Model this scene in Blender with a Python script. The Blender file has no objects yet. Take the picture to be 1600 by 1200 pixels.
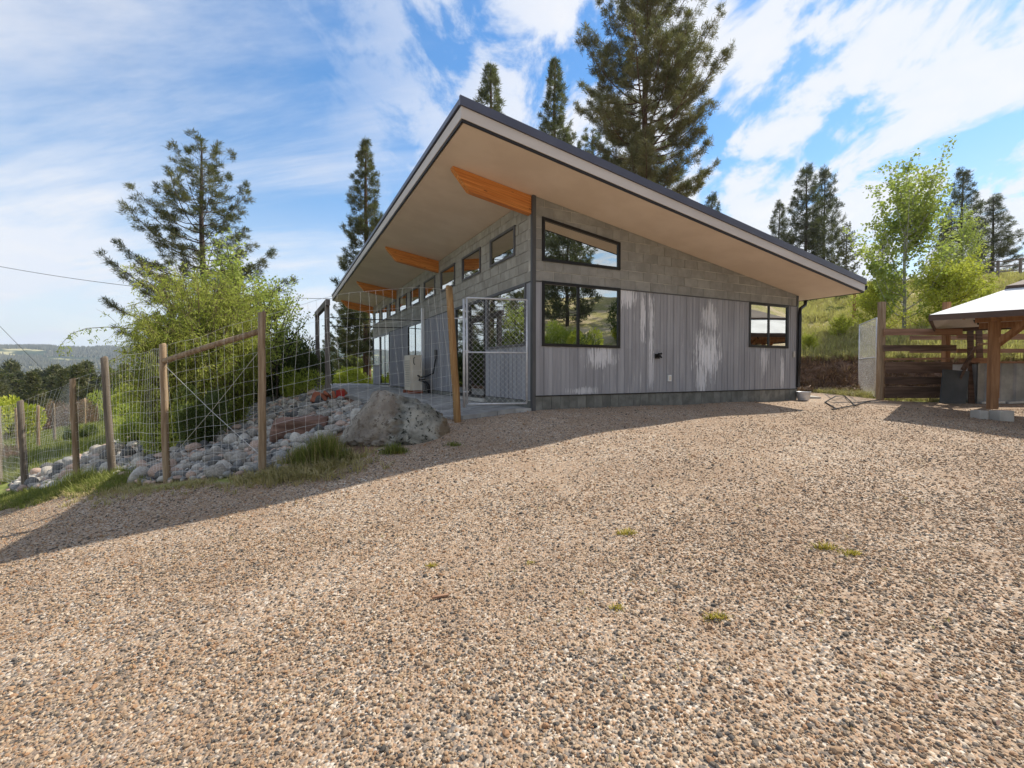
import bpy, math, random
import numpy as np
from mathutils import Vector, Matrix, noise as mnoise
R = math.radians
rnd = random.Random(7)
rng = np.random.default_rng(7)
sc = bpy.context.scene
col = sc.collection

# ------------------------------------------------------------------ camera
cam = bpy.data.cameras.new("camera")
cam.sensor_width = 36.0
cam.lens = 726.6 / 1600 * 36
cam.shift_y = -0.0023
cam.clip_end = 20000
cam.clip_start = 0.05
cam_o = bpy.data.objects.new("camera", cam)
CZ = 0.7302
cam_o.location = (0, 0, CZ)
cam_o.rotation_euler = (R(90 - 1.365), 0, 0)
col.objects.link(cam_o)
sc.camera = cam_o
# ------------------------------------------------------------------ light
SUN_DIR = Vector((2.28, 1.24, 2.97)).normalized()
sun = bpy.data.lights.new("sun", 'SUN')
sun.energy = 4.5
sun.angle = R(0.55)
sun.color = (1.0, 0.93, 0.82)
sun_o = bpy.data.objects.new("sun", sun)
sun_o.rotation_euler = SUN_DIR.to_track_quat('Z', 'Y').to_euler()
sun_o.location = (30, 16, 45)
col.objects.link(sun_o)
sc.view_settings.view_transform = 'Standard'
sc.view_settings.look = 'None'
sc.view_settings.gamma = 1
sc.view_settings.exposure = 0.55
sc.view_settings.use_curve_mapping = False
sc.cycles.max_bounces = 6
sc.cycles.diffuse_bounces = 4
sc.cycles.transparent_max_bounces = 12
sc.cycles.volume_bounces = 0
sc.cycles.use_denoising = True


class NT:
    """small node-tree builder"""
    def __init__(s, tree):
        s.t = tree
        s.t.nodes.clear()
    def n(s, kind, ins=None, **props):
        nd = s.t.nodes.new(kind)
        for k, v in props.items():
            setattr(nd, k, v)
        for k, v in (ins or {}).items():
            if isinstance(v, tuple) and len(v) == 2 and isinstance(v[0], bpy.types.Node):
                s.t.links.new(v[0].outputs[v[1]], nd.inputs[k])
            elif isinstance(v, bpy.types.Node):
                s.t.links.new(v.outputs[0], nd.inputs[k])
            else:
                nd.inputs[k].default_value = v
        return nd
    def math(s, op, a, b=0.0, c=0.0, clamp=False):
        return s.n('ShaderNodeMath', {0: a, 1: b, 2: c}, operation=op, use_clamp=clamp)
    def ramp(s, fac, stops, interp='LINEAR'):
        nd = s.n('ShaderNodeValToRGB', {0: fac})
        cr = nd.color_ramp
        cr.interpolation = interp
        while len(cr.elements) < len(stops):
            cr.elements.new(0.5)
        for e, (p, c) in zip(cr.elements, stops):
            e.position = p
            e.color = (*c, 1) if len(c) == 3 else c
        return nd
    def maprange(s, v, a, b, c=0.0, d=1.0, smooth=True):
        nd = s.n('ShaderNodeMapRange', {0: v, 1: a, 2: b, 3: c, 4: d})
        if smooth:
            nd.interpolation_type = 'SMOOTHSTEP'
        return nd
    def mixc(s, fac, a, b, mode='MIX'):
        nd = s.n('ShaderNodeMix', data_type='RGBA', blend_type=mode)
        for sock, v in ((nd.inputs[0], fac), (nd.inputs[6], a), (nd.inputs[7], b)):
            if isinstance(v, tuple) and isinstance(v[0], bpy.types.Node):
                s.t.links.new(v[0].outputs[v[1]], sock)
            elif isinstance(v, bpy.types.Node):
                s.t.links.new(v.outputs[2] if v.bl_idname == 'ShaderNodeMix' else v.outputs[0], sock)
            elif isinstance(v, tuple):
                sock.default_value = (*v, 1) if len(v) == 3 else v
            else:
                sock.default_value = v
        return nd


def out2(nd):
    return (nd, 2)


# ------------------------------------------------------------------ sky
world = bpy.data.worlds.new("World")
sc.world = world
world.use_nodes = True
w = NT(world.node_tree)
sky = w.n('ShaderNodeTexSky', sky_type='NISHITA', sun_disc=False)
sky.sun_elevation = math.asin(SUN_DIR.z)
sky.sun_rotation = math.atan2(SUN_DIR.x, SUN_DIR.y)
sky.air_density = 1.2
sky.dust_density = 0.3
sky.ozone_density = 3.0
tc = w.n('ShaderNodeTexCoord')
sep = w.n('ShaderNodeSeparateXYZ', {0: (tc, 'Generated')})
zz = w.math('ADD', w.math('MAXIMUM', (sep, 2), 0.0), 0.30)
px = w.math('DIVIDE', (sep, 0), zz)
py = w.math('DIVIDE', (sep, 1), zz)
P = w.n('ShaderNodeCombineXYZ', {0: px, 1: py, 2: 0.0})
# broken puffs
mp1 = w.n('ShaderNodeMapping', {0: P})
mp1.inputs['Rotation'].default_value = (0, 0, R(-20))
mp1.inputs['Scale'].default_value = (2.1, 1.35, 1)
mp1.inputs['Location'].default_value = (3.1, 0.4, 0)
n1 = w.n('ShaderNodeTexNoise', {'Vector': mp1, 'Scale': 2.7, 'Detail': 9.0, 'Roughness': 0.60, 'Distortion': 0.30})
puff = w.maprange(n1, 0.41, 0.54, 0.02, 0.95)
# long thin veils
mp2 = w.n('ShaderNodeMapping', {0: P})
mp2.inputs['Rotation'].default_value = (0, 0, R(38))
mp2.inputs['Scale'].default_value = (0.42, 1.6, 1)
n2 = w.n('ShaderNodeTexNoise', {'Vector': mp2, 'Scale': 1.2, 'Detail': 8.0, 'Roughness': 0.62, 'Distortion': 0.35})
veil = w.maprange(n2, 0.38, 0.68, 0.04, 0.80)
side = w.maprange(px, -0.55, 0.15)
cl = w.n('ShaderNodeMix', {0: side, 2: veil, 3: puff})
hz = w.maprange((sep, 2), 0.42, 0.0, 0.0, 0.78)
cov = w.math('MAXIMUM', w.math('ADD', (cl, 0), w.math('MULTIPLY', hz, 0.62)), hz, clamp=True)
cov = w.math('MINIMUM', cov, 0.95)
hs = w.n('ShaderNodeHueSaturation', {'Saturation': 1.32, 'Value': 1.0, 'Color': sky})
bg1 = w.n('ShaderNodeBackground', {0: hs, 1: 0.122})
ccol = w.mixc(w.maprange(n1, 0.4, 0.85), (0.86, 0.90, 0.98), (0.99, 0.97, 0.96))
bg2 = w.n('ShaderNodeBackground', {0: out2(ccol), 1: 0.70})
mx = w.n('ShaderNodeMixShader', {0: cov, 1: bg1, 2: bg2})
w.n('ShaderNodeOutputWorld', {0: mx})


# ------------------------------------------------------------------ materials
def new_mat(name):
    m = bpy.data.materials.new(name)
    m.use_nodes = True
    return m, NT(m.node_tree)


def pm(name, c1, c2=None, scale=4.0, rough=0.75, bump=0.2, bscale=None, metal=0.0, stretch=(1, 1, 1), var=0.0, detail=6.0,
       lo=0.35, hi=0.68, spec=0.35, dist=0.01, trans=0.0):
    """two-tone noise material in object space; var: per-object value variation"""
    m, t = new_mat(name)
    co = t.n('ShaderNodeTexCoord')
    oi = t.n('ShaderNodeObjectInfo')
    off = t.n('ShaderNodeVectorMath', {0: (co, 'Object'), 1: t.n('ShaderNodeCombineXYZ', {0: t.math('MULTIPLY', (oi, 'Random'), 37.0), 1: t.math('MULTIPLY', (oi, 'Random'), 91.0), 2: 0.0})}, operation='ADD')
    mp = t.n('ShaderNodeMapping', {0: off})
    mp.inputs['Scale'].default_value = stretch
    n = t.n('ShaderNodeTexNoise', {'Vector': mp, 'Scale': scale, 'Detail': detail, 'Roughness': 0.6})
    f = t.maprange(n, lo, hi)
    c = t.mixc(f, c1, c2 or c1)
    if var:
        v = t.maprange((oi, 'Random'), 0, 1, 1 - var, 1 + var, smooth=False)
        c = t.n('ShaderNodeHueSaturation', {'Value': v, 'Color': out2(c)})
        cc = (c, 0)
    else:
        cc = out2(c)
    b = t.n('ShaderNodeBsdfPrincipled', {'Base Color': cc, 'Roughness': rough, 'Metallic': metal, 'Specular IOR Level': spec})
    if bump:
        n3 = t.n('ShaderNodeTexNoise', {'Vector': mp, 'Scale': bscale or scale * 4, 'Detail': 8.0, 'Roughness': 0.65})
        bp = t.n('ShaderNodeBump', {'Strength': bump, 'Distance': dist, 'Height': n3})
        t.t.links.new(bp.outputs[0], b.inputs['Normal'])
    t.n('ShaderNodeOutputMaterial', {0: b})
    return m


def leaf_mat(name, c1, c2, rough=0.6, trans=0.35, nscale=0.9):
    m, t = new_mat(name)
    g = t.n('ShaderNodeNewGeometry')
    co = t.n('ShaderNodeTexCoord')
    n = t.n('ShaderNodeTexNoise', {'Vector': (co, 'Object'), 'Scale': nscale, 'Detail': 3.0})
    f = t.math('ADD', t.math('MULTIPLY', (g, 'Random Per Island'), 0.55), t.math('MULTIPLY', t.maprange(n, 0.35, 0.65), 0.45))
    c = t.mixc(f, c1, c2)
    d = t.n('ShaderNodeBsdfPrincipled', {'Base Color': out2(c), 'Roughness': rough, 'Specular IOR Level': 0.25})
    tr = t.n('ShaderNodeBsdfTranslucent', {'Color': out2(t.mixc(0.5, out2(c), (0.30, 0.42, 0.06)))})
    mx = t.n('ShaderNodeMixShader', {0: trans, 1: d, 2: tr})
    t.n('ShaderNodeOutputMaterial', {0: mx})
    return m


M = {}
M['block'] = pm('block', (0.245, 0.238, 0.215), (0.320, 0.310, 0.282), 3.5, 0.9, 0.6, 60, var=0.07, dist=0.005)
M['block_pale'] = pm('block_pale', (0.300, 0.278, 0.235), (0.405, 0.378, 0.325), 3.0, 0.9, 0.5, 60, var=0.07, dist=0.004)
M['plinth'] = pm('plinth', (0.125, 0.122, 0.105), (0.21, 0.205, 0.180), 4.0, 0.9, 0.5, 50, var=0.10, dist=0.004)
M['mortar'] = pm('mortar', (0.10, 0.09, 0.075), None, 4, 0.95, 0.2)
M['mortar_pale'] = pm('mortar_pale', (0.60, 0.56, 0.48), (0.24, 0.22, 0.18), 1.5, 0.95, 0.2)
M['trim'] = pm('trim', (0.075, 0.073, 0.075), (0.090, 0.088, 0.088), 3, 0.5, 0.05)
M['bronze'] = pm('bronze', (0.012, 0.011, 0.011), (0.020, 0.018, 0.017), 3, 0.38, 0.03)
M['frame_grey'] = pm('frame_grey', (0.085, 0.082, 0.085), (0.11, 0.105, 0.105), 3, 0.45, 0.03)
M['soffit'] = pm('soffit', (0.70, 0.575, 0.46), (0.77, 0.645, 0.525), 1.2, 0.92, 0.35, 45, dist=0.006)
M['fascia'] = pm('fascia', (0.54, 0.48, 0.43), (0.61, 0.55, 0.50), 1.0, 0.7, 0.08, 20, stretch=(0.3, 0.3, 3))
M['roofmetal'] = pm('roofmetal', (0.085, 0.085, 0.110), (0.105, 0.105, 0.132), 1.4, 0.38, 0.05, metal=0.35)
M['flashing_shade'] = pm('flashing_shade', (0.020, 0.018, 0.018), None, 3, 0.6, 0)  # dark flashing metal, and the shade painted as a strip under the fascia
M['gutter'] = pm('gutter', (0.012, 0.012, 0.013), (0.02, 0.02, 0.02), 3, 0.35, 0.02)
M['galv'] = pm('galv', (0.52, 0.52, 0.53), (0.66, 0.66, 0.67), 14, 0.45, 0.05, metal=0.4)
M['wire'] = pm('wire', (0.58, 0.56, 0.52), (0.74, 0.72, 0.68), 9, 0.45, 0, metal=0.35)
M['post'] = pm('post', (0.205, 0.135, 0.075), (0.36, 0.265, 0.17), 3.5, 0.85, 0.6, 9, stretch=(7, 7, 0.5), var=0.12, dist=0.008)
M['post_old'] = pm('post_old', (0.12, 0.095, 0.070), (0.24, 0.195, 0.145), 3.5, 0.9, 0.6, 9, stretch=(7, 7, 0.5), var=0.12, dist=0.008)
M['post_gold'] = pm('post_gold', (0.26, 0.135, 0.048), (0.40, 0.235, 0.095), 3.0, 0.7, 0.45, 9, stretch=(7, 7, 0.5), dist=0.008)
M['cedar'] = pm('cedar', (0.235, 0.115, 0.050), (0.36, 0.19, 0.09), 3.0, 0.75, 0.35, 9, stretch=(6, 6, 0.5), var=0.1, dist=0.006)
M['plank_dark'] = pm('plank_dark', (0.075, 0.046, 0.032), (0.17, 0.108, 0.075), 2.2, 0.85, 0.5, 14, stretch=(0.5, 7, 7), var=0.25, dist=0.006)
M['plank_red'] = pm('plank_red', (0.20, 0.105, 0.062), (0.31, 0.18, 0.11), 2.2, 0.8, 0.4, 14, stretch=(0.5, 7, 7), var=0.15, dist=0.006)
M['pergola'] = pm('pergola', (0.15, 0.125, 0.110), (0.27, 0.235, 0.21), 3.0, 0.85, 0.5, 12, stretch=(6, 6, 0.6), dist=0.006)
M['concrete'] = pm('concrete', (0.40, 0.37, 0.32), (0.52, 0.48, 0.42), 3, 0.9, 0.4, 40, var=0.06, dist=0.004)
M['paver'] = pm('paver', (0.27, 0.26, 0.245), (0.42, 0.405, 0.38), 2.2, 0.85, 0.45, 22, var=0.12, dist=0.006)
M['white'] = pm('white', (0.74, 0.74, 0.73), None, 3, 0.5, 0.03)
M['cream'] = pm('cream', (0.66, 0.58, 0.46), (0.72, 0.64, 0.52), 3, 0.5, 0.03)
M['black'] = pm('black', (0.012, 0.012, 0.012), None, 3, 0.45, 0)
M['tarp'] = pm('tarp', (0.62, 0.61, 0.60), (0.76, 0.75, 0.74), 1.6, 0.7, 0.1, 8)
M['brown_fascia'] = pm('brown_fascia', (0.075, 0.045, 0.033), (0.105, 0.068, 0.05), 2, 0.7, 0.2, stretch=(1, 1, 4))
M['slate_board'] = pm('slate_board', (0.052, 0.058, 0.062), (0.078, 0.084, 0.088), 2, 0.6, 0.1, 20)
M['corr'] = pm('corr', (0.215, 0.225, 0.235), (0.35, 0.36, 0.37), 1.8, 0.5, 0.1, 20, metal=0.4)
M['terra'] = pm('terra', (0.30, 0.085, 0.045), (0.42, 0.16, 0.09), 6, 0.85, 0.3, 30, var=0.2)
M['redp'] = pm('redp', (0.36, 0.025, 0.018), None, 3, 0.45, 0)
M['sandstone'] = pm('sandstone', (0.15, 0.085, 0.060), (0.29, 0.17, 0.125), 3, 0.9, 0.8, 12, stretch=(1, 1, 5), dist=0.03)
M['interior'] = pm('interior', (0.24, 0.20, 0.16), None, 3, 0.8, 0)
M['interior_floor'] = pm('interior_floor', (0.16, 0.12, 0.08), None, 3, 0.5, 0)
M['bark_red'] = pm('bark_red', (0.085, 0.048, 0.032), (0.20, 0.115, 0.075), 3.0, 0.95, 0.8, 8, stretch=(2, 2, 0.6), dist=0.04)
M['bark_dark'] = pm('bark_dark', (0.055, 0.042, 0.034), (0.12, 0.095, 0.075), 3.0, 0.95, 0.7, 8, stretch=(2, 2, 0.6), dist=0.03)
M['bark_pale'] = pm('bark_pale', (0.28, 0.27, 0.23), (0.50, 0.49, 0.44), 4.0, 0.8, 0.3, 10, stretch=(1, 1, 2))
M['stem'] = pm('stem', (0.13, 0.10, 0.05), (0.20, 0.17, 0.08), 5, 0.8, 0.1)
M['cable'] = pm('cable', (0.03, 0.03, 0.03), None, 5, 0.6, 0)
M['needle'] = leaf_mat('needle', (0.030, 0.036, 0.017), (0.20, 0.18, 0.09), trans=0.18)
M['needle_warm'] = leaf_mat('needle_warm', (0.055, 0.052, 0.024), (0.28, 0.23, 0.115), trans=0.18)
M['needle_blue'] = leaf_mat('needle_blue', (0.026, 0.032, 0.020), (0.14, 0.135, 0.08), trans=0.15)
M['willow'] = leaf_mat('willow', (0.21, 0.27, 0.03), (0.60, 0.61, 0.13), trans=0.5)
M['aspen'] = leaf_mat('aspen', (0.19, 0.25, 0.05), (0.52, 0.56, 0.16), trans=0.48)
M['lime'] = leaf_mat('lime', (0.28, 0.31, 0.03), (0.66, 0.64, 0.10), trans=0.45)
M['juniper'] = leaf_mat('juniper', (0.030, 0.045, 0.014), (0.12, 0.15, 0.045), trans=0.2)
M['brushbrown'] = leaf_mat('brushbrown', (0.16, 0.085, 0.062), (0.38, 0.24, 0.18), trans=0.15)
M['rootbrown'] = leaf_mat('rootbrown', (0.10, 0.060, 0.040), (0.50, 0.34, 0.23), trans=0.05)
M['grass_green'] = leaf_mat('grass_green', (0.08, 0.105, 0.022), (0.29, 0.285, 0.08), trans=0.35)
M['grass_dry'] = leaf_mat('grass_dry', (0.22, 0.19, 0.07), (0.55, 0.43, 0.23), trans=0.3)
M['grass_hill'] = leaf_mat('grass_hill', (0.27, 0.27, 0.05), (0.70, 0.57, 0.28), trans=0.35, nscale=0.25)
M['weed_yellow'] = leaf_mat('weed_yellow', (0.28, 0.26, 0.03), (0.60, 0.40, 0.08), trans=0.3)
for k, a, b in (('rock_grey', (0.25, 0.225, 0.19), (0.43, 0.39, 0.335)), ('rock_blue', (0.20, 0.195, 0.18), (0.33, 0.32, 0.295)),
                ('rock_pink', (0.33, 0.23, 0.175), (0.50, 0.37, 0.29)), ('rock_pale', (0.38, 0.35, 0.30), (0.58, 0.54, 0.47)),
                ('rock_dark', (0.085, 0.085, 0.080), (0.17, 0.165, 0.155))):
    M[k] = pm(k, a, b, 7, 0.85, 0.6, 28, var=0.15, dist=0.012)


def siding_material():
    m, t = new_mat('metal_siding')
    co = t.n('ShaderNodeTexCoord')
    g = t.n('ShaderNodeNewGeometry')
    s = t.n('ShaderNodeSeparateXYZ', {0: (g, 'Position')})
    oi = t.n('ShaderNodeObjectInfo')
    mpz = t.n('ShaderNodeMapping', {0: (g, 'Position')})
    mpz.inputs['Scale'].default_value = (4.5, 4.5, 0.35)
    n1 = t.n('ShaderNodeTexNoise', {'Vector': mpz, 'Scale': 1.6, 'Detail': 7.0, 'Roughness': 0.6})
    c = t.mixc(t.maprange(n1, 0.28, 0.72), (0.275, 0.270, 0.282), (0.385, 0.380, 0.394))
    # lime run-off, streaked down the sheet
    mps = t.n('ShaderNodeMapping', {0: (g, 'Position')})
    mps.inputs['Scale'].default_value = (21, 21, 0.8)
    n2 = t.n('ShaderNodeTexNoise', {'Vector': mps, 'Scale': 1.5, 'Detail': 7.0, 'Roughness': 0.68})
    mpb = t.n('ShaderNodeMapping', {0: (g, 'Position')})
    mpb.inputs['Scale'].default_value = (1.0, 1.0, 0.55)
    n3 = t.n('ShaderNodeTexNoise', {'Vector': mpb, 'Scale': 1.3, 'Detail': 2.0})
    st = t.math('MULTIPLY', t.maprange(n2, 0.60, 0.66), t.maprange(n3, 0.52, 0.60))
    mpf = t.n('ShaderNodeMapping', {0: (g, 'Position')})
    mpf.inputs['Scale'].default_value = (30, 30, 1.6)
    nf_ = t.n('ShaderNodeTexNoise', {'Vector': mpf, 'Scale': 1.3, 'Detail': 4.0, 'Roughness': 0.7})
    mpe = t.n('ShaderNodeMapping', {0: (g, 'Position')})
    mpe.inputs['Scale'].default_value = (9, 9, 1.3)
    ne_ = t.n('ShaderNodeTexNoise', {'Vector': mpe, 'Scale': 1.2, 'Detail': 3.0, 'Roughness': 0.6})
    # the large stain patch in the middle of the gable wall
    rel = t.n('ShaderNodeVectorMath', {0: (g, 'Position'), 1: (-0.3832, -8.6, 0)}, operation='ADD')
    along = t.n('ShaderNodeVectorMath', {0: rel, 1: (math.cos(0.4589), math.sin(0.4589), 0)}, operation='DOT_PRODUCT')
    deep = t.n('ShaderNodeVectorMath', {0: rel, 1: (-math.sin(0.4589), math.cos(0.4589), 0)}, operation='DOT_PRODUCT')
    onface = t.math('LESS_THAN', (deep, 'Value'), 0.08)
    def blob(cx, cz, rx, rz, amt, thr=0.36):
        dx = t.math('MULTIPLY', t.math('SUBTRACT', (along, 'Value'), cx), 1 / rx)
        dz = t.math('MULTIPLY', t.math('SUBTRACT', (s, 2), cz), 1 / rz)
        d = t.math('SQRT', t.math('ADD', t.math('MULTIPLY', dx, dx), t.math('MULTIPLY', dz, dz)))
        edge = t.math('ADD', d, t.math('MULTIPLY', t.math('SUBTRACT', ne_, 0.5), 2.6))
        core_ = t.maprange(edge, 1.0, 0.86)
        gate_ = t.maprange(t.math('ADD', nf_, t.math('MULTIPLY', t.math('SUBTRACT', 0.8, d), 0.22)), 0.49, 0.56)
        return t.math('MULTIPLY', t.math('MULTIPLY', core_, gate_), amt)
    bl = t.math('MAXIMUM', blob(4.55, 1.12, 0.52, 0.62, 1.0), blob(4.35, 0.55, 0.22, 0.6, 0.8))
    for a in ((4.62, 1.95, 0.32, 0.4, 0.7), (2.62, 1.9, 0.10, 0.75, 0.9), (2.86, 1.6, 0.09, 0.95, 0.9), (2.15, 2.25, 0.35, 0.30, 0.9),
              (1.55, 1.00, 0.45, 0.28, 0.8), (2.85, 0.70, 0.12, 0.5, 0.6), (1.15, 0.33, 0.4, 0.10, 0.6), (6.5, 1.0, 0.16, 0.4, 0.6), (7.2, 0.7, 0.09, 0.6, 0.8)):
        bl = t.math('MAXIMUM', bl, blob(*a))
    st = t.math('MAXIMUM', t.math('MULTIPLY', st, 0.5), t.math('MULTIPLY', bl, onface), clamp=True)
    c = t.mixc(t.math('MULTIPLY', st, 0.85), out2(c), (0.80, 0.79, 0.80))
    hs = t.n('ShaderNodeHueSaturation', {'Value': t.maprange((oi, 'Random'), 0, 1, 0.96, 1.04, smooth=False), 'Color': out2(c)})
    n4 = t.n('ShaderNodeTexNoise', {'Vector': mps, 'Scale': 2.0, 'Detail': 5.0})
    b = t.n('ShaderNodeBsdfPrincipled', {'Base Color': hs, 'Metallic': 0.15, 'Roughness': t.maprange(n4, 0.3, 0.7, 0.45, 0.75), 'Specular IOR Level': 0.35,
                                         'Normal': t.n('ShaderNodeBump', {'Strength': 0.25, 'Distance': 0.004, 'Height': n4})})
    t.n('ShaderNodeOutputMaterial', {0: b})
    return m


def glass_material(name='window_glass', refl=0.58, tint=(0.42, 0.45, 0.42)):
    m, t = new_mat(name)
    lw = t.n('ShaderNodeFresnel', {0: 1.6})
    f = t.maprange(lw, 0.0, 0.6, refl, 1.0, smooth=False)
    co = t.n('ShaderNodeTexCoord')
    n = t.n('ShaderNodeTexNoise', {'Vector': (co, 'Object'), 'Scale': 1.7, 'Detail': 1.0})
    bp = t.n('ShaderNodeBump', {'Strength': 0.10, 'Distance': 0.01, 'Height': n})
    gl = t.n('ShaderNodeBsdfGlossy', {'Color': (0.95, 0.98, 0.95, 1), 'Roughness': 0.0, 'Normal': bp})
    tr = t.n('ShaderNodeBsdfTransparent', {0: (*tint, 1)})
    t.n('ShaderNodeOutputMaterial', {0: t.n('ShaderNodeMixShader', {0: f, 1: tr, 2: gl})})
    return m


def glulam_material():
    m, t = new_mat('fir_glulam')
    co = t.n('ShaderNodeTexCoord')
    oi = t.n('ShaderNodeObjectInfo')
    s = t.n('ShaderNodeSeparateXYZ', {0: (co, 'Object')})
    # height across the beam, measured square to its slope
    h = t.math('ADD', (s, 2), t.math('MULTIPLY', (s, 0), 0.1638))
    lam = t.math('MULTIPLY', h, 1 / 0.045)
    wn = t.n('ShaderNodeTexWhiteNoise', {'W': t.math('ADD', t.math('FLOOR', lam), t.math('MULTIPLY', (oi, 'Random'), 50.0))}, noise_dimensions='1D')
    v = t.n('ShaderNodeCombineXYZ', {0: t.math('MULTIPLY', (s, 0), 1.2), 1: t.math('MULTIPLY', (s, 1), 14.0), 2: t.math('MULTIPLY', h, 34.0)})
    n = t.n('ShaderNodeTexNoise', {'Vector': v, 'Scale': 1.6, 'Detail': 6.0, 'Distortion': 0.6})
    c = t.mixc(t.maprange(n, 0.3, 0.72), (0.52, 0.165, 0.032), (0.80, 0.35, 0.095))
    c = t.mixc(t.math('MULTIPLY', (wn, 0), 0.45), out2(c), (0.36, 0.105, 0.022))
    kn = t.n('ShaderNodeTexVoronoi', {'Vector': t.n('ShaderNodeCombineXYZ', {0: t.math('MULTIPLY', (s, 0), 2.3), 1: (s, 1), 2: t.math('MULTIPLY', h, 11.0)}), 'Scale': 1.0})
    c = t.mixc(t.maprange((kn, 0), 0.12, 0.05), out2(c), (0.10, 0.03, 0.012))
    gap = t.math('ABSOLUTE', t.math('SUBTRACT', t.math('FRACT', lam), 0.5))
    c = t.mixc(t.math('MULTIPLY', t.maprange(gap, 0.455, 0.5), 0.7), out2(c), (0.14, 0.04, 0.012))
    b = t.n('ShaderNodeBsdfPrincipled', {'Base Color': out2(c), 'Roughness': 0.5, 'Specular IOR Level': 0.35,
                                         'Normal': t.n('ShaderNodeBump', {'Strength': 0.15, 'Distance': 0.004, 'Height': n})})
    t.n('ShaderNodeOutputMaterial', {0: b})
    return m


def gravel_color(t, vec, fine=1.0):
    vor = t.n('ShaderNodeTexVoronoi', {'Vector': vec, 'Scale': 62.0 * fine, 'Randomness': 1.0})
    rnd_ = t.n('ShaderNodeSeparateColor', {0: (vor, 'Color')})
    cr = t.ramp((rnd_, 0), [(0.0, (0.085, 0.080, 0.075)), (0.14, (0.175, 0.160, 0.145)), (0.32, (0.33, 0.255, 0.185)), (0.52, (0.43, 0.315, 0.215)),
                            (0.70, (0.41, 0.265, 0.165)), (0.84, (0.50, 0.405, 0.30)), (0.95, (0.60, 0.53, 0.44))])
    return vor, cr


def ground_material():
    m, t = new_mat('ground_surface')
    g = t.n('ShaderNodeNewGeometry')
    pos = (g, 'Position')
    att = t.n('ShaderNodeAttribute', attribute_name='zone')
    ch = t.n('ShaderNodeSeparateColor', {0: (att, 'Color')})
    nbig = t.n('ShaderNodeTexNoise', {'Vector': pos, 'Scale': 0.55, 'Detail': 6.0, 'Roughness': 0.6})
    nmid = t.n('ShaderNodeTexNoise', {'Vector': pos, 'Scale': 3.2, 'Detail': 7.0, 'Roughness': 0.65})
    nfine = t.n('ShaderNodeTexNoise', {'Vector': pos, 'Scale': 26.0, 'Detail': 6.0, 'Roughness': 0.7})
    vor, grav = gravel_color(t, pos)
    sandf = t.math('MULTIPLY', t.maprange(nmid, 0.40, 0.72), 0.55)
    gc = t.mixc(sandf, grav, (0.30, 0.20, 0.125))
    gc = t.mixc(t.maprange(nbig, 0.35, 0.7, 0.0, 0.5), out2(gc), (0.27, 0.18, 0.115))
    # grass / soil
    grc = t.mixc(t.maprange(nmid, 0.35, 0.65), (0.33, 0.31, 0.085), (0.54, 0.45, 0.23))
    grc = t.mixc(t.maprange(nbig, 0.45, 0.62), out2(grc), (0.60, 0.48, 0.31))
    nf = t.mixc(t.maprange(nfine, 0.3, 0.7), (0.55, 0.55, 0.55), (1.25, 1.25, 1.25))
    grc = t.mixc(1.0, out2(grc), out2(nf), 'MULTIPLY')
    drt = t.mixc(t.maprange(nmid, 0.35, 0.68), (0.12, 0.070, 0.045), (0.30, 0.19, 0.125))
    mead = t.mixc(t.maprange(nmid, 0.35, 0.65), (0.15, 0.19, 0.035), (0.30, 0.31, 0.09))
    edge = t.math('ADD', t.math('MULTIPLY', t.math('SUBTRACT', nmid, 0.5), 0.7), (ch, 0))
    other = t.mixc((ch, 2), out2(mead), out2(grc))
    other = t.mixc(t.maprange(t.math('ADD', (ch, 1), t.math('MULTIPLY', t.math('SUBTRACT', nmid, 0.5), 0.8)), 0.35, 0.65), out2(other), out2(drt))
    c = t.mixc(t.maprange(edge, 0.38, 0.62), out2(other), out2(gc))
    hgt = t.math('MULTIPLY', t.math('ADD', t.math('MULTIPLY', (vor, 'Distance'), -1.1), t.math('MULTIPLY', nfine, 0.6)), 1.0)
    bp = t.n('ShaderNodeBump', {'Strength': 0.75, 'Distance': 0.011, 'Height': hgt})
    b = t.n('ShaderNodeBsdfPrincipled', {'Base Color': out2(c), 'Roughness': 0.92, 'Specular IOR Level': 0.2, 'Normal': bp})
    t.n('ShaderNodeOutputMaterial', {0: b})
    return m


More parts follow.
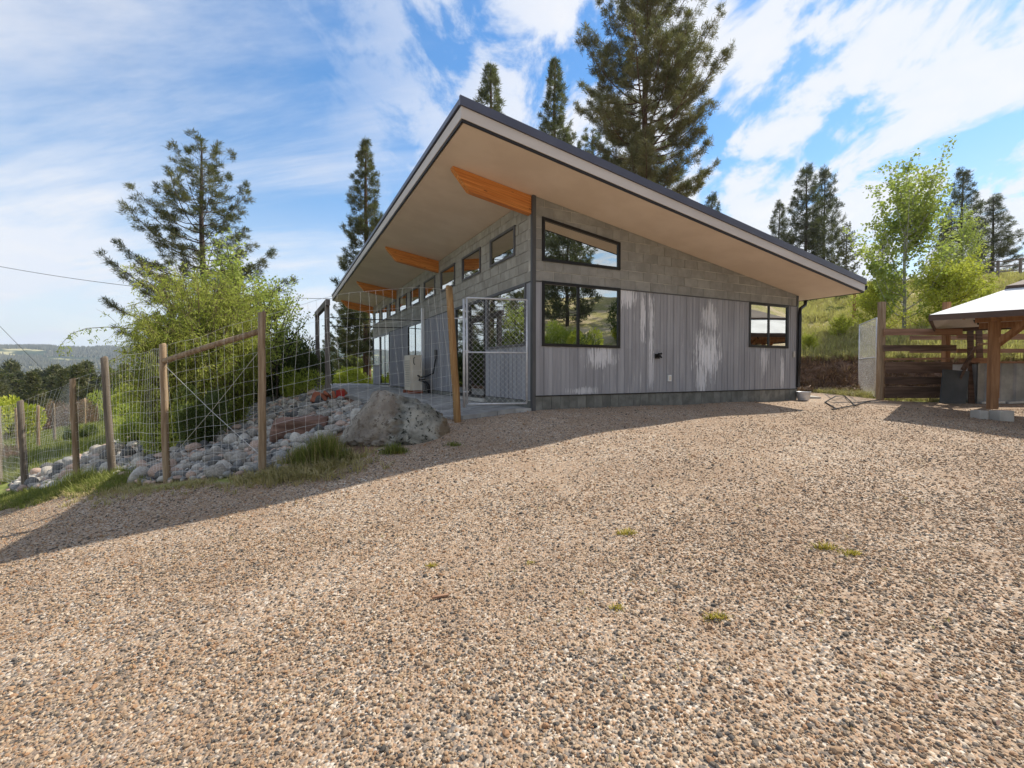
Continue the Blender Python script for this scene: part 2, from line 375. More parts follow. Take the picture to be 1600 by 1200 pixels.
def pebble_material():
    m, t = new_mat('pebble_surface')
    oi = t.n('ShaderNodeObjectInfo')
    cr = t.ramp((oi, 'Random'), [(0.0, (0.085, 0.080, 0.075)), (0.07, (0.125, 0.118, 0.112)), (0.20, (0.205, 0.180, 0.150)), (0.36, (0.33, 0.24, 0.165)), (0.52, (0.42, 0.29, 0.185)),
                                 (0.66, (0.39, 0.235, 0.14)), (0.80, (0.50, 0.385, 0.26)), (0.92, (0.58, 0.48, 0.37)), (1.0, (0.66, 0.59, 0.49))])
    co = t.n('ShaderNodeTexCoord')
    n = t.n('ShaderNodeTexNoise', {'Vector': (co, 'Object'), 'Scale': 2.2, 'Detail': 4.0})
    c = t.mixc(1.0, cr, out2(t.mixc(n, (0.58, 0.545, 0.50), (1.00, 0.95, 0.88))), 'MULTIPLY')
    g = t.n('ShaderNodeNewGeometry')
    np1 = t.n('ShaderNodeTexNoise', {'Vector': (g, 'Position'), 'Scale': 1.1, 'Detail': 5.0, 'Roughness': 0.65})
    np2 = t.n('ShaderNodeTexNoise', {'Vector': (g, 'Position'), 'Scale': 0.42, 'Detail': 3.0})
    c = t.mixc(t.math('MULTIPLY', t.maprange(np1, 0.60, 0.72), 0.65), out2(c), (0.34, 0.19, 0.095))
    c = t.mixc(t.math('MULTIPLY', t.maprange(np1, 0.42, 0.28), 0.22), out2(c), (0.17, 0.155, 0.14))
    c = t.mixc(1.0, out2(c), out2(t.mixc(t.maprange(np2, 0.35, 0.65), (0.93, 0.92, 0.91), (1.04, 1.03, 1.02))), 'MULTIPLY')
    b = t.n('ShaderNodeBsdfPrincipled', {'Base Color': out2(c), 'Roughness': 0.85, 'Specular IOR Level': 0.25})
    t.n('ShaderNodeOutputMaterial', {0: b})
    return m


def boulder_material():
    m, t = new_mat('boulder_rock')
    co = t.n('ShaderNodeTexCoord')
    v = (co, 'Object')
    n1 = t.n('ShaderNodeTexNoise', {'Vector': v, 'Scale': 2.6, 'Detail': 8.0, 'Roughness': 0.65, 'Distortion': 0.8})
    n2 = t.n('ShaderNodeTexNoise', {'Vector': v, 'Scale': 11.0, 'Detail': 8.0, 'Roughness': 0.7})
    s = t.n('ShaderNodeSeparateXYZ', {0: v})
    c = t.mixc(t.maprange(n1, 0.36, 0.64), (0.15, 0.145, 0.12), (0.40, 0.38, 0.32))
    c = t.mixc(t.maprange(n2, 0.54, 0.60), out2(c), (0.030, 0.032, 0.024))
    wx = t.math('ADD', (s, 0), t.math('MULTIPLY', t.math('SUBTRACT', n1, 0.5), 0.9))
    c = t.mixc(t.math('MULTIPLY', t.maprange(wx, 0.52, 0.68), 0.85), out2(c), (0.17, 0.115, 0.062))
    c = t.mixc(t.math('MULTIPLY', t.maprange(wx, -0.12, -0.34), 0.45), out2(c), (0.33, 0.25, 0.19))
    b = t.n('ShaderNodeBsdfPrincipled', {'Base Color': out2(c), 'Roughness': 0.9, 'Specular IOR Level': 0.25,
                                         'Normal': t.n('ShaderNodeBump', {'Strength': 1.0, 'Distance': 0.06, 'Height': n2})})
    t.n('ShaderNodeOutputMaterial', {0: b})
    return m


def far_hill_material():
    m, t = new_mat('wooded_hill')
    g = t.n('ShaderNodeNewGeometry')
    mp = t.n('ShaderNodeMapping', {0: (g, 'Position')})
    mp.inputs['Scale'].default_value = (1, 1, 2.0)
    n1 = t.n('ShaderNodeTexNoise', {'Vector': mp, 'Scale': 0.0042, 'Detail': 6.0, 'Roughness': 0.6})
    n2 = t.n('ShaderNodeTexNoise', {'Vector': mp, 'Scale': 0.05, 'Detail': 6.0, 'Roughness': 0.7})
    c = t.mixc(t.maprange(n2, 0.35, 0.65), (0.020, 0.034, 0.024), (0.085, 0.105, 0.060))
    c = t.mixc(t.math('MULTIPLY', t.maprange(n1, 0.53, 0.58), 0.9), out2(c), (0.42, 0.38, 0.20))
    b = t.n('ShaderNodeBsdfPrincipled', {'Base Color': out2(c), 'Roughness': 1.0, 'Specular IOR Level': 0.0})
    t.n('ShaderNodeOutputMaterial', {0: b})
    return m


M['siding'] = siding_material()
M['glass'] = glass_material()
M['glulam'] = glulam_material()
M['ground'] = ground_material()
M['pebble'] = pebble_material()
M['boulder'] = boulder_material()
M['hill'] = far_hill_material()


# ------------------------------------------------------------------ object helpers
def tag(o, label=None, cat=None, group=None, kind=None):
    if label: o['label'] = label
    if cat: o['category'] = cat
    if group: o['group'] = group
    if kind: o['kind'] = kind
    return o


def link(name, data, parent=None, loc=None, rot=None, scale=None):
    o = bpy.data.objects.new(name, data)
    col.objects.link(o)
    if parent is not None: o.parent = parent
    if loc is not None: o.location = loc
    if rot is not None: o.rotation_euler = rot
    if scale is not None: o.scale = scale
    return o


def empty(name, loc=(0, 0, 0), rz=0.0):
    o = link(name, None, None, loc, (0, 0, rz))
    o.empty_display_size = 0.1
    return o


class MB:
    """collects verts and faces"""
    def __init__(s):
        s.v = []
        s.f = []
    def add(s, vs, fs):
        k = len(s.v)
        s.v.extend([tuple(p) for p in vs])
        s.f.extend([tuple(i + k for i in f) for f in fs])
        return s
    def box(s, x0, x1, y0, y1, z0, z1):
        return s.add([(x0, y0, z0), (x1, y0, z0), (x1, y1, z0), (x0, y1, z0), (x0, y0, z1), (x1, y0, z1), (x1, y1, z1), (x0, y1, z1)],
                     [(0, 3, 2, 1), (4, 5, 6, 7), (0, 1, 5, 4), (1, 2, 6, 5), (2, 3, 7, 6), (3, 0, 4, 7)])
    def bar(s, a, b, wd, ht, up=(0, 0, 1)):
        """rectangular bar between two points"""
        a = Vector(a); b = Vector(b); d = (b - a).normalized(); up = Vector(up)
        if abs(d.dot(up)) > 0.98: up = Vector((0, 1, 0))
        sx = d.cross(up).normalized(); uz = sx.cross(d).normalized()
        q = [p + sx * i * wd / 2 + uz * j * ht / 2 for p in (a, b) for i, j in ((-1, -1), (1, -1), (1, 1), (-1, 1))]
        return s.add(q, [(0, 3, 2, 1), (4, 5, 6, 7), (0, 1, 5, 4), (1, 2, 6, 5), (2, 3, 7, 6), (3, 0, 4, 7)])
    def tube(s, pts, r, n=6, cap=True):
        pts = [Vector(p) for p in pts]
        rr = r if isinstance(r, (list, tuple)) else [r] * len(pts)
        k = len(s.v)
        prev = None
        for i, p in enumerate(pts):
            d = (pts[min(i + 1, len(pts) - 1)] - pts[max(i - 1, 0)]).normalized()
            if prev is None:
                up = Vector((0, 0, 1)) if abs(d.z) < 0.9 else Vector((1, 0, 0))
                sx = d.cross(up).normalized()
            else:
                sx = (prev - d * prev.dot(d)).normalized()
            prev = sx
            sy = d.cross(sx)
            for j in range(n):
                a = 2 * math.pi * j / n
                s.v.append(tuple(p + (sx * math.cos(a) + sy * math.sin(a)) * rr[i]))
        for i in range(len(pts) - 1):
            for j in range(n):
                a = k + i * n + j; b = k + i * n + (j + 1) % n
                s.f.append((a, b, b + n, a + n))
        if cap:
            s.f.append(tuple(k + j for j in reversed(range(n))))
            s.f.append(tuple(k + (len(pts) - 1) * n + j for j in range(n)))
        return s
    def prism(s, poly, y0, y1):
        """polygon in (x, z) extruded along y from y0 (outer face) to y1"""
        n = len(poly)
        vs = [(x, y0, z) for x, z in poly] + [(x, y1, z) for x, z in poly]
        fs = [tuple(range(n)), tuple(reversed(range(n, 2 * n)))] + [(i + n, (i + 1) % n + n, (i + 1) % n, i) for i in range(n)]
        return s.add(vs, fs)
    def mesh(s, name, mat, smooth=False):
        me = bpy.data.meshes.new(name)
        me.from_pydata(s.v, [], s.f)
        me.materials.append(mat)
        if smooth: me.shade_smooth()
        me.update()
        return me
    def build(s, name, mat, parent=None, loc=None, rot=None, smooth=False):
        return link(name, s.mesh(name, mat, smooth), parent, loc, rot)


def np_mesh(name, verts, faces, mat, smooth=False):
    """verts (n,3) and faces (m,k) arrays to a mesh, fast"""
    me = bpy.data.meshes.new(name)
    verts = np.asarray(verts, dtype=np.float32); faces = np.asarray(faces, dtype=np.int32)
    m, k = faces.shape
    me.vertices.add(len(verts)); me.vertices.foreach_set('co', verts.ravel())
    me.loops.add(m * k); me.loops.foreach_set('vertex_index', faces.ravel())
    me.polygons.add(m)
    me.polygons.foreach_set('loop_start', np.arange(m, dtype=np.int32) * k)
    if mat: me.materials.append(mat)
    me.update(calc_edges=True)
    if smooth: me.shade_smooth()
    return me


def copy_tree(o, parent=None):
    c = o.copy(); col.objects.link(c)
    if parent is not None: c.parent = parent
    for ch in list(o.children): copy_tree(ch, c)
    return c


# house frame: a along the gable wall, b along the long wall
YAW = 0.4589
HC = (0.3832, 8.6)
UX, UY = math.cos(YAW), math.sin(YAW)
def H(a, b):
    return (HC[0] + a * UX - b * UY, HC[1] + a * UY + b * UX)
def HI(x, y):
    dx, dy = x - HC[0], y - HC[1]
    return dx * UX + dy * UY, -dx * UY + dy * UX
W_, L_ = 7.802, 16.845

# ------------------------------------------------------------------ terrain
CP = np.array([
    (0, 0, -.98), (4, 0, -.98), (8, 0, -1.0), (-3, 1, -1.25), (0, 4, -.80), (4, 4, -.66), (8, 6, -.52), (12, 6, -.68), (0.4, 8.5, -.02), (7.5, 12, -.03), (4, 9.8, -.07), (2.2, 8.9, -.06),
    (6.39, 10.0, -.14), (4.78, 9.19, -.14), (3.21, 8.4, -.17), (2.32, 7.95, -.22), (0.53, 7.05, -.41), (-1.35, 6.11, -.63), (-3.49, 5.03, -.94), (-4.83, 4.35, -1.08), (2, 6, -.50),
    (11, 10.5, -.33), (10, 12.7, -.09), (13, 12.7, -.10), (18, 12, -.2), (16, 6, -.8), (20, 0, -.8), (10, 15, .05), (7, 15, .0),
    (0, -12, -1.8), (12, -12, -1.6), (-12, -10, -3.2), (-6, 3, -1.6), (-8, 6, -1.80), (-12, 6, -2.5), (-9, 0, -2.3), (-2.3, 6.6, -.55), (-1.2, 7.6, -.27),
    (-.95, 8.3, -.20), (-3.6, 6.67, -.76), (-5.34, 7.17, -.99), (-7.6, 8.84, -1.27), (-8.93, 9.5, -1.68), (-12.2, 11.6, -2.25), (-11, 10.0, -2.25),
    (-2.4, 8.4, -.22), (-4.95, 12, -.30), (-4.2, 8.5, -.66), (-5.6, 9, -.78), (-6.5, 9.5, -.86), (-6.0, 14, -.05), (-8.6, 13, -.85), (-8.2, 17, -.1), (-8, 24, -.1),
    (-11.6, 13, -1.6), (-9.9, 12, -1.2), (-14, 14.5, -2.2), (-15, 18, -2.4), (-19.3, 20, -2.75), (-24.7, 23, -3.5), (-27, 30, -3.45), (-33, 38, -3.6), (-13, 24, -1.5),
    (-18, 34, -2.4), (-40, 50, -5.0), (-10, 40, -1.0), (0, 40, 0), (10, 30, .3), (25, 30, .3), (40, 20, 0.5), (30, 12, 0), (35, -20, .5), (60, 40, 0.5), (20, 60, .5),
    (-60, 60, -8), (-25, 70, -4.5), (-5, 80, -3), (-100, 110, -17), (-45, 110, -12), (0, 130, -7), (40, 100, 0), (-30, 0, -6.5), (-60, 20, -10), (-60, -40, -11), (0, -60, -4), (60, -60, 0),
    (-180, 60, -34), (-180, 200, -42), (-60, 220, -36), (40, 230, -14), (140, 200, 0), (150, 0, 0), (150, -120, 0), (0, -160, -6), (-160, -100, -26)], dtype=float)


def _tps_fit(cp, lam=0.004):
    p = cp[:, :2] / 10; n = len(p)
    d2 = ((p[:, None] - p[None]) ** 2).sum(-1)
    K = np.where(d2 > 0, 0.5 * d2 * np.log(np.maximum(d2, 1e-12)), 0) + lam * np.eye(n)
    Pm = np.c_[np.ones(n), p]
    A = np.block([[K, Pm], [Pm.T, np.zeros((3, 3))]])
    return np.linalg.solve(A, np.r_[cp[:, 2], 0, 0, 0])


TW = _tps_fit(CP)


def tps(x, y):
    q = np.stack([x, y], -1) / 10
    out = np.full(x.shape, TW[-3]) + TW[-2] * q[..., 0] + TW[-1] * q[..., 1]
    for i, (cx, cy) in enumerate(CP[:, :2] / 10):
        d2 = (q[..., 0] - cx) ** 2 + (q[..., 1] - cy) ** 2
        out += TW[i] * 0.5 * d2 * np.log(np.maximum(d2, 1e-12))
    return out


def sstep(a, b, x):
    t = np.clip((x - a) / (b - a), 0, 1)
    return t * t * (3 - 2 * t)


def sd_poly(x, y, poly):
    """signed distance to polygon, positive inside"""
    x = np.asarray(x, float); y = np.asarray(y, float)
    d = np.full(x.shape, 1e9); ins = np.zeros(x.shape, bool)
    n = len(poly)
    for i in range(n):
        x0, y0 = poly[i]; x1, y1 = poly[(i + 1) % n]
        ex, ey = x1 - x0, y1 - y0
        t = np.clip(((x - x0) * ex + (y - y0) * ey) / (ex * ex + ey * ey), 0, 1)
        d = np.minimum(d, np.hypot(x - x0 - t * ex, y - y0 - t * ey))
        c = ((y0 > y) != (y1 > y)) & (x < (x1 - x0) * (y - y0) / ((y1 - y0) or 1e-9) + x0)
        ins ^= c
    return np.where(ins, d, -d)


GRAVEL = [(-70, 50), (-20, 15.2), (-11.1, 10.0), (-8.2, 8.9), (-5.6, 6.9), (-3.4, 6.3), (-2.3, 6.45), (-1.9, 7.2), (-2.2, 9.2), (.6, 9.6), (7.4, 12.3), (7.2, 15.2), (9.6, 15.4), (9.9, 13.4), (10.3, 12.6),
          (16, 12.4), (22, 10), (23, 0), (18, -30), (-70, -30)]
PATIO = [H(0.02, -0.05), (-1.0, 8.42), (-3.4, 11.2), (-5.75, 14.9), (-7.6, 18.5), (-12.0, 27.0), H(0.0, 18.5)]
HOUSE = [H(0, 0), H(W_, 0), H(W_, L_), H(0, L_)]


def hill_s(x, y):
    return (x - 9.5) * 0.45 + (y - 15.6) * 0.89


def patio_z(x, y):
    return 0.03 - 0.16 * np.clip(-x / 1.2, 0, 1) * np.clip((12.5 - y) / 3.5, 0, 1)


def ground_z(x, y):
    x = np.asarray(x, float); y = np.asarray(y, float)
    z = tps(x, y)
    s = hill_s(x, y) + 0.25 * np.sin(x * 0.9) + 0.18 * np.sin(x * 2.3 + 1)
    up = 0.90 * sstep(0.0, 1.1, s) + 0.21 * np.clip(s - 0.6, 0, 33) + 0.03 * np.clip(s - 33, 0, 60)
    up = up + sstep(1, 4, s) * (0.10 * np.sin(x * 0.8 + y * 0.5) + 0.06 * np.sin(x * 1.9 - y * 1.3))
    z = z + up * sstep(-6, 3, x)
    # bank to the right and behind the camera
    r = (x - 19) * 0.86 - (y + 4) * 0.5
    z = z + np.clip(r, 0, 30) * 0.31 * sstep(12, 2, y)
    z = z + 0.02 * np.sin(x * 1.7 + 0.5 * y) * np.sin(y * 1.3)
    inside = np.maximum(sd_poly(x, y, HOUSE), sd_poly(x, y, PATIO))
    z = np.where(inside > 0, np.minimum(z, patio_z(x, y) - 0.035 - 0.25 * sstep(0, 0.5, inside)), z)
    return z


def gz(x, y):
    return float(ground_z(np.array([x]), np.array([y]))[0])


def build_ground():
    def axis(a, b, near, far, c=0.0):
        out = [c]
        for sgn in (-1, 1):
            p, st, o = c, near, []
            lim = a if sgn < 0 else b
            while (p > lim if sgn < 0 else p < lim):
                if abs(p - c) > 14: st = min(st * 1.06, far)
                p += sgn * st; o.append(p)
            out = (o[::-1] + out) if sgn < 0 else (out + o)
        return np.array(out)
    X = axis(-700, 700, 0.22, 25, 0.0); Y = axis(-300, 900, 0.22, 25, 8.0)
    gx, gy = np.meshgrid(X, Y)
    z = ground_z(gx, gy)
    dist = np.hypot(gx, gy)
    z = np.where(dist > 250, z * (1 - sstep(250, 600, dist)) + (-60) * sstep(250, 600, dist), z)
    ny, nx = gx.shape
    V = np.stack([gx, gy, z], -1).reshape(-1, 3)
    idx = np.arange(nx * ny).reshape(ny, nx)
    F = np.stack([idx[:-1, :-1], idx[:-1, 1:], idx[1:, 1:], idx[1:, :-1]], -1).reshape(-1, 4)
    sg = sd_poly(V[:, 0], V[:, 1], GRAVEL)
    s = hill_s(V[:, 0], V[:, 1]) + 0.25 * np.sin(V[:, 0] * 0.9) + 0.18 * np.sin(V[:, 0] * 2.3 + 1)
    grav = sstep(-0.25, 0.25, sg)
    hillm = sstep(0.7, 1.3, s) * (V[:, 0] > -5)
    r = (V[:, 0] - 19) * 0.86 - (V[:, 1] + 4) * 0.5
    hillm = np.maximum(hillm, sstep(0, 2, r))
    dirt = (sstep(-0.6, -0.1, s) * (1 - sstep(0.85, 1.25, s))) * (V[:, 0] > 2)
    rocks = sd_poly(V[:, 0], V[:, 1], [(-1.2, 8.3), (-2.3, 6.5), (-3.6, 6.5), (-5.6, 7.1), (-8.4, 9.3), (-13.5, 12.2), (-14.5, 14.5), (-9.5, 14), (-8, 20), (-5.5, 16), (-3, 11)])
    dirt = np.maximum(dirt, sstep(-0.3, 0.3, rocks) * 0.8)
    C4 = np.stack([grav, dirt, hillm, np.ones_like(grav)], -1)
    fc = V[F].mean(1)
    fg = sd_poly(fc[:, 0], fc[:, 1], GRAVEL) > 0
    fs = (hill_s(fc[:, 0], fc[:, 1]) > 0) & (fc[:, 0] > -4) | (((fc[:, 0] - 19) * 0.86 - (fc[:, 1] + 4) * 0.5) > 0)
    fs &= ~fg
    for name, sel in (('gravel_ground', fg), ('hillside', fs), ('meadow', ~fg & ~fs)):
        f = F[sel]
        u_, inv = np.unique(f, return_inverse=True)
        me = np_mesh(name, V[u_], inv.reshape(-1, 4), M['ground'], True)
        at = me.color_attributes.new('zone', 'FLOAT_COLOR', 'POINT')
        at.data.foreach_set('color', C4[u_].astype(np.float32).ravel())
        tag(link(name, me), kind='structure')


build_ground()


# far valley side
def build_hills():
    nx, ny = 260, 70
    th = np.linspace(R(-80), R(60), nx)
    rr = np.linspace(900, 4200, ny)
    T, Rr = np.meshgrid(th, rr)
    x = Rr * np.sin(T); y = Rr * np.cos(T)
    k = sstep(1300, 3400, Rr)
    ridge = 156 * np.cos(T) + 2.5 * np.sin(T * 7.0) + 1.5 * np.sin(T * 23 + 1) + 4
    z = -95 + (ridge + 95) * (k ** 0.85)
    z += 14 * np.sin(x * 0.006) * np.sin(y * 0.005 + 1) * np.sin(k * math.pi)
    V = np.stack([x, y, z], -1).reshape(-1, 3)
    idx = np.arange(nx * ny).reshape(ny, nx)
    F = np.stack([idx[:-1, :-1], idx[:-1, 1:], idx[1:, 1:], idx[1:, :-1]], -1).reshape(-1, 4)
    tag(link('hills', np_mesh('hills', V, F, M['hill'], True)), kind='structure')
    # woods on the hills: one mass of small conifers
    n = 30000
    a = rng.uniform(R(-62), R(-30), n); r_ = np.sqrt(rng.uniform(1400 ** 2, 3600 ** 2, n))
    px_, py_ = r_ * np.sin(a), r_ * np.cos(a)
    keep = np.array([mnoise.noise(Vector((p * 0.0042 + 7, q * 0.0042, 3.3))) for p, q in zip(px_, py_)]) > -0.02
    px_, py_, r_, a = px_[keep], py_[keep], r_[keep], a[keep]
    kk = sstep(1300, 3400, r_)
    rd = 156 * np.cos(a) + 2.5 * np.sin(a * 7.0) + 1.5 * np.sin(a * 23 + 1) + 4
    pz = -95 + (rd + 95) * (kk ** 0.85) + 14 * np.sin(px_ * 0.006) * np.sin(py_ * 0.005 + 1) * np.sin(kk * math.pi)
    h = rng.uniform(9, 19, len(px_)); wd = h * rng.uniform(0.24, 0.36, len(px_))
    base = np.array([(math.cos(t), math.sin(t)) for t in (0.3, 1.87, 3.44, 5.01)])
    V = np.zeros((len(px_), 5, 3))
    for i in range(4):
        V[:, i, 0] = px_ + base[i, 0] * wd; V[:, i, 1] = py_ + base[i, 1] * wd; V[:, i, 2] = pz - 1
    V[:, 4] = np.stack([px_, py_, pz + h], -1)
    f = np.array([(0, 1, 4), (1, 2, 4), (2, 3, 4), (3, 0, 4)])
    F = (np.arange(len(px_))[:, None, None] * 5 + f[None]).reshape(-1, 3)
    tag(link('distant_woods', np_mesh('distant_woods', V.reshape(-1, 3), F, M['needle_blue'])), 'dark conifer woods covering the far side of the valley', 'woods', kind='stuff')


build_hills()

# haze: one box round everything on the ground
hz_m, t_ = new_mat('air_haze')
vp = t_.n('ShaderNodeVolumePrincipled', {'Color': (0.72, 0.84, 1.0, 1), 'Density': 0.00013, 'Anisotropy': 0.2})
o_ = t_.n('ShaderNodeOutputMaterial')
t_.t.links.new(vp.outputs[0], o_.inputs['Volume'])
hb = MB().box(-4600, 4600, -700, 4600, -110, 260)
tag(hb.build('haze', hz_m), 'thin pale blue haze in the air over the valley', 'haze', kind='stuff')

# ------------------------------------------------------------------ house
house = empty('house', (HC[0], HC[1], 0), YAW)
tag(house, 'single storey house with one big sloping roof, grey metal siding and orange beam ends', 'house')


def clip(poly, nx_, ny_, c):
    """keep the part of a convex polygon where nx*x + ny*y <= c"""
    out = []
    n = len(poly)
    for i in range(n):
        p, q = poly[i], poly[(i + 1) % n]
        dp = nx_ * p[0] + ny_ * p[1] - c; dq = nx_ * q[0] + ny_ * q[1] - c
        if dp <= 1e-9: out.append(p)
        if (dp < -1e-9 and dq > 1e-9) or (dp > 1e-9 and dq < -1e-9):
            t = dp / (dp - dq); out.append((p[0] + t * (q[0] - p[0]), p[1] + t * (q[1] - p[1])))
    return out


def area(p):
    return 0.5 * sum(p[i][0] * p[(i + 1) % len(p)][1] - p[(i + 1) % len(p)][0] * p[i][1] for i in range(len(p))) if len(p) > 2 else 0


def subtract(poly, hole):
    """convex poly minus convex counter-clockwise hole: list of convex pieces"""
    res = []
    cur = poly
    n = len(hole)
    for i in range(n):
        (x0, y0), (x1, y1) = hole[i], hole[(i + 1) % n]
        nx_, ny_ = (y1 - y0), -(x1 - x0)      # outward normal
        c = nx_ * x0 + ny_ * y0
        outp = clip(cur, -nx_, -ny_, -c)
        if abs(area(outp)) > 1e-4: res.append(outp)
        cur = clip(cur, nx_, ny_, c)
        if len(cur) < 3 or abs(area(cur)) < 1e-5: return res
    return res


def cells(x0, x1, z0, z1, holes, roof=None, gap=0.0045):
    p = [(x0 + gap, z0 + gap), (x1 - gap, z0 + gap), (x1 - gap, z1 - gap), (x0 + gap, z1 - gap)]
    if roof: p = clip(p, roof[1], 1.0, roof[0])
    ps = [p] if len(p) > 2 and area(p) > 8e-4 else []
    for h in holes:
        nps = []
        for q in ps:
            nps += subtract(q, h)
        ps = nps
    return [q for q in ps if area(q) > 8e-4]


def rect(x0, x1, z0, z1):
    return [(x0, z0), (x1, z0), (x1, z1), (x0, z1)]


SL, ZT, ZM, ZP = 0.1638, 3.945, 2.386, 0.25
G_TRAP = [(0.19, 2.765), (2.01, 2.765), (2.01, 3.318), (0.19, 3.580)]
G_BIG = rect(0.185, 2.018, 1.185, 2.398)
G_R = rect(5.92, 7.42, 1.295, 2.386)
g_holes = [G_TRAP, G_BIG, G_R]
CW = [(0.708 + 1.783 * i, 1.933 + 1.783 * i) for i in range(9)]
CW[8] = (14.95, 16.2)
l_holes = [rect(a, b, 3.0, 3.595) for a, b in CW]
L_WIN = rect(0.245, 2.11, 1.20, 2.386)
L_DOOR1 = rect(2.22, 4.22, 0.03, 2.386)
L_DOOR2 = rect(7.42, 9.45, 0.03, 2.386)
L_DOOR3 = rect(12.72, 14.80, 0.03, 2.386)
L_WIN2 = rect(14.90, 16.70, 0.95, 2.386)
l_low = [L_WIN, L_DOOR1, L_DOOR2, L_DOOR3, L_WIN2]

# wall cores (behind the cladding), pierced by the openings
def core(x0, x1, z0, z1, holes, roof, name, side):
    mb = MB()
    for q in cells(x0, x1, z0, z1, holes, roof, 0.0):
        if side == 'g': mb.prism(q, 0.0075, 0.20)
        else: mb.prism(q, 0.032, 0.20)
    return mb


def place_long(o):
    # prisms are built in (x, z) with y as depth; on the long wall x is b (reversed), depth is +a
    o.rotation_euler = (0, 0, R(-90))
    return o


# on the long wall: local x' = -b, so mirror polygons
def mirror(ps):
    return [[(-x, z) for x, z in reversed(p)] for p in ps]


core(0.0, W_, 0.0, 4.2, g_holes, (ZT, SL), 'wall', 'g').build('wall', M['mortar_pale'], house)
mb = MB()
for q in mirror(cells(0.2, L_, 0.0, 3.93, l_holes + l_low, None, 0)):
    mb.prism(q, 0.032, 0.20)
place_long(mb.build('wall', M['mortar'], house))
mb = MB().box(W_ - 0.2, W_ - 0.001, 0.2, L_, 0, 2.66)
mb.build('wall', M['siding'], house)
mb = MB()
for q in cells(0.2, W_ - 0.2, 0.0, 4.2, [], (ZT, SL), 0):
    mb.prism(q, L_ - 0.2, L_ - 0.001)
mb.build('wall', M['siding'], house)
MB().box(0.2, W_ - 0.2, 0.2, L_ - 0.2, 0.0, 0.12).build('floor', M['interior_floor'], house)
MB().box(3.9, 4.0, 0.22, L_ - 0.22, 0.125, 3.2).build('partition', M['interior'], house)
MB().box(0.22, 3.88, 5.0, 5.1, 0.125, 3.2).build('partition', M['interior'], house)
MB().box(4.02, W_ - 0.22, 3.4, 3.5, 0.125, 2.6).build('partition', M['interior'], house)

# concrete block courses above the siding
blocks = []   # (priority, polygon, side)
CH, CWD = 0.197, 0.395
row = 0
z = ZM
while z < ZT:
    off = (row % 2) * CWD / 2
    x = 0.055 - off
    while x < W_ - 0.05:
        for q in cells(max(x, 0.055), min(x + CWD, W_ - 0.05), z, z + CH, g_holes, (ZT - 0.004, SL), 0.006):
            blocks.append((-1, q, 'g'))
        x += CWD
    x = 0.055 - off
    bw = 0.21
    x = 0.055 - (row % 2) * bw / 2
    while x < L_ - 0.03:
        for q in cells(max(x, 0.055), min(x + bw, L_ - 0.03), z, min(z + CH, ZT - 0.01), l_holes):
            blocks.append((x, q, 'l'))
        x += bw
    row += 1
    z += CH
blocks.sort(key=lambda b: b[0])
rest = MB()
for i, (pr, q, side) in enumerate(blocks):
    d = rnd.uniform(-0.003, 0.003)
    if side == 'g':
        mb = MB().prism(q, 0.0 + d, 0.03)
        mb.build('block', M['block'], house) if i < 300 else rest.add(mb.v, mb.f)
    else:
        q = [(-x_, z_) for x_, z_ in reversed(q)]
        mb = MB().prism(q, 0.0 + d, 0.03)
        if i < 300:
            place_long(mb.build('block', M['block_pale'], house))
        else:
            rest.add(mb.v, mb.f)
o = rest.build('block', M['block_pale'], house); place_long(o); tag(o, kind='stuff')

# plinth blocks
x = 0.0
while x < W_ - 0.02:
    x1 = min(x + 0.198, W_)
    MB().prism(rect(x + 0.003, x1 - 0.003, -0.25, ZP - 0.004), -0.012 + rnd.uniform(-.003, .003), 0.03).build('plinth_block', M['plinth'], house)
    x += 0.198
# long wall plinth, mostly behind the patio paving
q = [(-L_, -0.2), (-0.012, -0.2), (-0.012, 0.16), (-L_, 0.06)]
place_long(MB().prism(q, -0.008, 0.03).build('plinth', M['plinth'], house))
MB().box(0.05, W_, -0.026, 0.0, ZP - 0.002, ZP + 0.014).build('flashing', M['flashing_shade'], house)
MB().box(0.06, W_ - .03, -0.022, -0.004, ZM - 0.016, ZM + 0.003).build('flashing', M['trim'], house)
place_long(MB().prism([(-L_, ZM - .013), (-.06, ZM - .013), (-.06, ZM + .006), (-L_, ZM + .006)], -0.022, -0.004).build('flashing', M['trim'], house))

# metal siding: one object per sheet, each with a folded rib
def sheet(q, x0, x1, name='siding_panel'):
    mb = MB().prism(q, -0.004, 0.028)
    zs = [p[1] for p in q]; xs = [p[0] for p in q]
    if max(zs) - min(zs) > 0.1 and max(xs) - min(xs) > 0.06:
        lo, hi = min(zs), max(zs)
        xr = max(xs)
        mb.prism([(xr - 0.020, lo), (xr - 0.004, lo), (xr - 0.004, hi), (xr - 0.020, hi)], -0.016, -0.0045)
        mid = (min(xs) + xr) / 2 - 0.01
        mb.prism([(mid - 0.012, lo + .001), (mid + 0.012, lo + .001), (mid + 0.006, hi - .001), (mid - 0.006, hi - .001)], -0.008, -0.0045)
    return mb


pw = 0.1915
x = 0.06
while x < W_ - 0.05:
    x1 = min(x + pw, W_ - 0.04)
    for q in cells(x, x1, ZP + 0.012, ZM - 0.012, g_holes[1:], None, 0.003):
        sheet(q, x, x1).build('siding_panel', M['siding'], house)
    x += pw
x = 0.06
while x < L_ - 0.02:
    x1 = min(x + pw, L_ - 0.01)
    zb = 0.17 - 0.10 * x / L_
    for q in mirror(cells(x, x1, zb, ZM - 0.012, l_low, None, 0.003)):
        place_long(sheet(q, x, x1).build('siding_panel', M['siding'], house))
    x += pw
